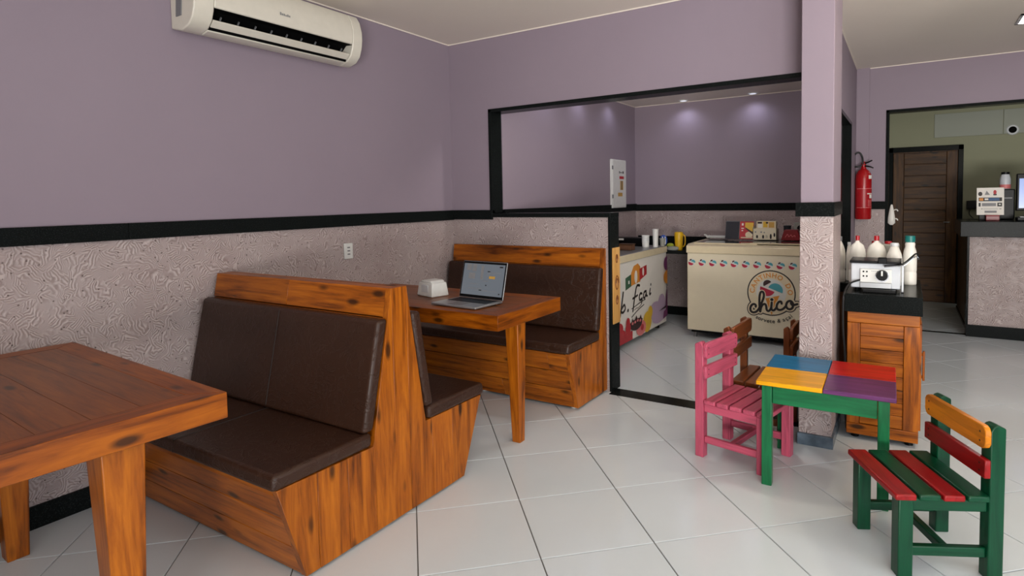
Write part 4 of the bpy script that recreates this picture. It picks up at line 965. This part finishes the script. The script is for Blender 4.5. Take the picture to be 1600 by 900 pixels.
# ------------------------------------------------------------------ fire extinguisher
fe = thing('fire_extinguisher', 'red fire extinguisher with black hose hung on the pilaster', 'fire extinguisher', (-.34, 6.725, 1.09))
def extinguisher():
    x, y, z = -.345, 6.725, 1.09; r = .072
    MB().lathe((x, y, z), [(r*.9, 0), (r, .012), (r, .40), (r*.93, .44), (r*.7, .475), (.025, .495), (.022, .51)], 28).build('cylinder', 'ext_red', fe, smooth=True)
    MB().lathe((x, y, z+.505), [(.018, 0), (.022, .01), (.022, .045), (.012, .06)], 14).build('valve', 'ext_red', fe, smooth=True)
    MB().tube([(x+.0, y-.01, z+.545), (x+.045, y-.02, z+.56), (x+.075, y-.025, z+.575)], [.009, .008, .006]).build('lever', 'black_plastic', fe, smooth=True)
    MB().tube([(x+.0, y-.01, z+.525), (x+.05, y-.02, z+.515), (x+.085, y-.025, z+.50)], [.009, .008, .006]).build('lever', 'black_plastic', fe, smooth=True)
    MB().tube(smooth_path([(x-.005, y-.02, z+.54), (x-.012, y-.03, z+.61), (x-.04, y-.03, z+.655), (x-.085, y-.03, z+.63), (x-.11, y-.03, z+.57), (x-.095, y-.04, z+.525), (x-.05, y-.05, z+.515), (x-.01, y-.04, z+.53)], 6), .009, 8).build('hose', 'rubber', fe, smooth=True)
    def patch(name, mat, a0, a1, z0, z1, rr):
        m = MB(); n = 8; vs = []
        for k in range(n+1):
            a = R(a0+(a1-a0)*k/n); vs += [(x+rr*math.cos(a), y+rr*math.sin(a), z0), (x+rr*math.cos(a), y+rr*math.sin(a), z1)]
        return m.add(vs, [(2*k, 2*k+2, 2*k+3, 2*k+1) for k in range(n)]).build(name, mat, fe, smooth=True)
    patch('label_sheet', 'cap_red', 225, 355, z+.115, z+.30, r+.0008); patch('label_line', 'print_pink', 225, 355, z+.298, z+.303, r+.0016); patch('label_line', 'print_pink', 225, 355, z+.112, z+.117, r+.0016)
    patch('label_print', 'print_white', 300, 350, z+.245, z+.255, r+.0018); patch('label_print', 'print_white', 318, 345, z+.205, z+.24, r+.0018)
    for k in range(6): patch('label_text', 'print_pink', 305, 345, z+.13+k*.011, z+.134+k*.011, r+.0018)
    patch('label_print', 'print_white', 310, 345, z+.395, z+.43, r+.0012)
    box('bracket', (x-.02, y+.06, z+.3), (x+.02, YE-.034, z+.34), 'black_plastic', fe, .002)
extinguisher()
hb = thing('hanging_brush', 'small white plastic brush hanging on the kitchen door jamb', 'brush', (-.12, 6.8, 1.05))
MB().lathe((-.105, 6.815, 1.03), [(.012, 0), (.032, .02), (.03, .07), (.02, .14), (.01, .19), (.006, .2)], 14, 1, .4).build('handle', 'bottle_white', hb, smooth=True)
for z in (1.17, 1.08): MB().tube(smooth_path([(-.095, 6.815, z), (-.065, 6.81, z+.012), (-.052, 6.81, z-.006)], 4), .006, 7).build('hook', 'bottle_white', hb, smooth=True)

# ------------------------------------------------------------------ till counter
tc = thing('till_counter', 'plaster-fronted till counter with black granite top at far right', 'counter', (1.1, 7.1, 0))
box('front', (.515, 6.79, .11), (1.88, 6.88, .93), 'swirl_plaster', tc); box('front_base', (.50, 6.772, 0), (1.88, 6.89, .11), 'black_granite', tc, .002); box('front_corner', (.497, 6.776, .11), (.515, 6.89, .93), 'black_granite', tc, .002)
box('granite_top', (.44, 6.72, .93), (1.88, 7.42, 1.07), 'black_granite', tc, .004)
for k in range(6): box('side_plank', (.53, 6.895+k*.25, .02), (.55, 6.895+(k+1)*.25-.003, .92), 'dark_pine_z', tc, .002)
box('side_base', (.52, 6.895, 0), (.55, 8.39, .03), 'black_granite', tc)
KT = 1.071
t = thing('price_stand', 'clear stand with printed sheet on the till counter', 'sign', (.68, 7.05, KT))
ps = MB().prism([(7.0, KT+.05), (7.006, KT+.05), (7.046, KT+.305), (7.04, KT+.305)], 'x', .58, .785).build('sheet', 'print_white', t, .001)
box('foot', (.60, 7.0, KT), (.76, 7.07, KT+.05), 'black_plastic', t, .003)
sh = Sheet((.58, 7.0-.001, KT+.05), (1, 0, 0), Vector((0, .04, .255)).normalized(), t)
sh.put('sheet_print', 'print_black', [ell(.027, .2, .016, .02), rect(.125, .185, .15, .2), rect(.015, .13, .19, .165), rect(.015, .08, .03, .115), rect(.155, .08, .19, .115), rect(.035, .055, .045, .06), rect(.17, .055, .185, .06)])
sh.put('sheet_print', 'print_red', [ell(.137, .215, .012, .02)]); sh.put('sheet_print', 'print_orange', [rect(.02, .135, .05, .16)]); sh.put('sheet_print', 'print_blue', [rect(.09, .135, .17, .16)])
sh.put('sheet_print', 'print_grey', [poly((.06, .19), (.1, .19), (.075, .23)), rect(.04, .083, .145, .112), rect(.05, .055, .16, .058), rect(.06, .02, .15, .04)]); sh.put('sheet_print', 'print_white', [rect(.06, .14, .088, .157), rect(.165, .093, .18, .104)])
t = thing('red_card_box', 'small red box at the foot of the printed stand', 'box', (.7, 6.96, KT)); box('case', (.645, 6.93, KT), (.745, 6.985, KT+.042), 'red_plastic', t, .003); box('lid', (.643, 6.928, KT+.0425), (.747, 6.987, KT+.05), 'cap_red', t, .002)
t = thing('monitor', 'black till monitor with a bright bluish screen, cut by right edge', 'monitor', (1.06, 7.2, KT))
box('housing', (.885, 7.12, KT+.085), (1.28, 7.17, KT+.43), 'black_plastic', t, .008); box('screen', (.905, 7.1185, KT+.11), (1.26, 7.1195, KT+.385), 'screen_monitor', t); box('neck', (1.05, 7.14, KT+.01), (1.12, 7.18, KT+.12), 'black_plastic', t, .004); box('stand', (.95, 7.08, KT), (1.2, 7.26, KT+.014), 'black_plastic', t, .004)
t = thing('keyboard', 'black keyboard with pale trim in front of the till monitor', 'keyboard', (1.05, 6.98, KT)); box('case', (.87, 6.90, KT), (1.3, 7.04, KT+.03), 'black_plastic', t, .004)
for k in range(4): box('key_row', (.89, 6.915+k*.03, KT+.03), (1.28, 6.937+k*.03, KT+.037), 'grey_plastic' if k else 'cap_white', t, .002)
t = thing('receipt_printer', 'black boxy receipt printer behind the printed stand', 'printer', (.80, 7.25, KT)); box('case', (.725, 7.16, KT), (.882, 7.36, KT+.29), 'black_plastic', t, .01); box('paper_slot', (.745, 7.1585, KT+.2), (.86, 7.161, KT+.21), 'grey_plastic', t)
t = thing('white_jar', 'white jar with black lid standing on the receipt printer', 'jar', (.815, 7.25, KT+.29)); MB().lathe((.815, 7.25, KT+.29), [(.04, 0), (.043, .006), (.043, .045), (.044, .05), (.043, .1), (.032, .135), (.03, .14)], 20).build('jar', 'white_metal', t, smooth=True)
MB().lathe((.815, 7.25, KT+.43), [(.032, 0), (.033, .02), (.028, .022)], 18).build('lid', 'black_plastic', t, smooth=True); MB().lathe((.815, 7.25, KT+.295), [(.0442, 0), (.0442, .038)], 20).build('label_band', 'print_pink', t, smooth=True)
t = thing('wall_box', 'small black box fixed low on the kitchen wall', 'box', (.68, YK-.05, 1.2)); box('case', (.625, YK-.10, 1.14), (.76, YK-.001, 1.235), 'black_plastic', t, .004); MB().tube(smooth_path([(.66, YK-.05, 1.145), (.65, YK-.06, 1.08), (.69, YK-.05, 1.03)], 4), .004).build('cable', 'rubber', t)
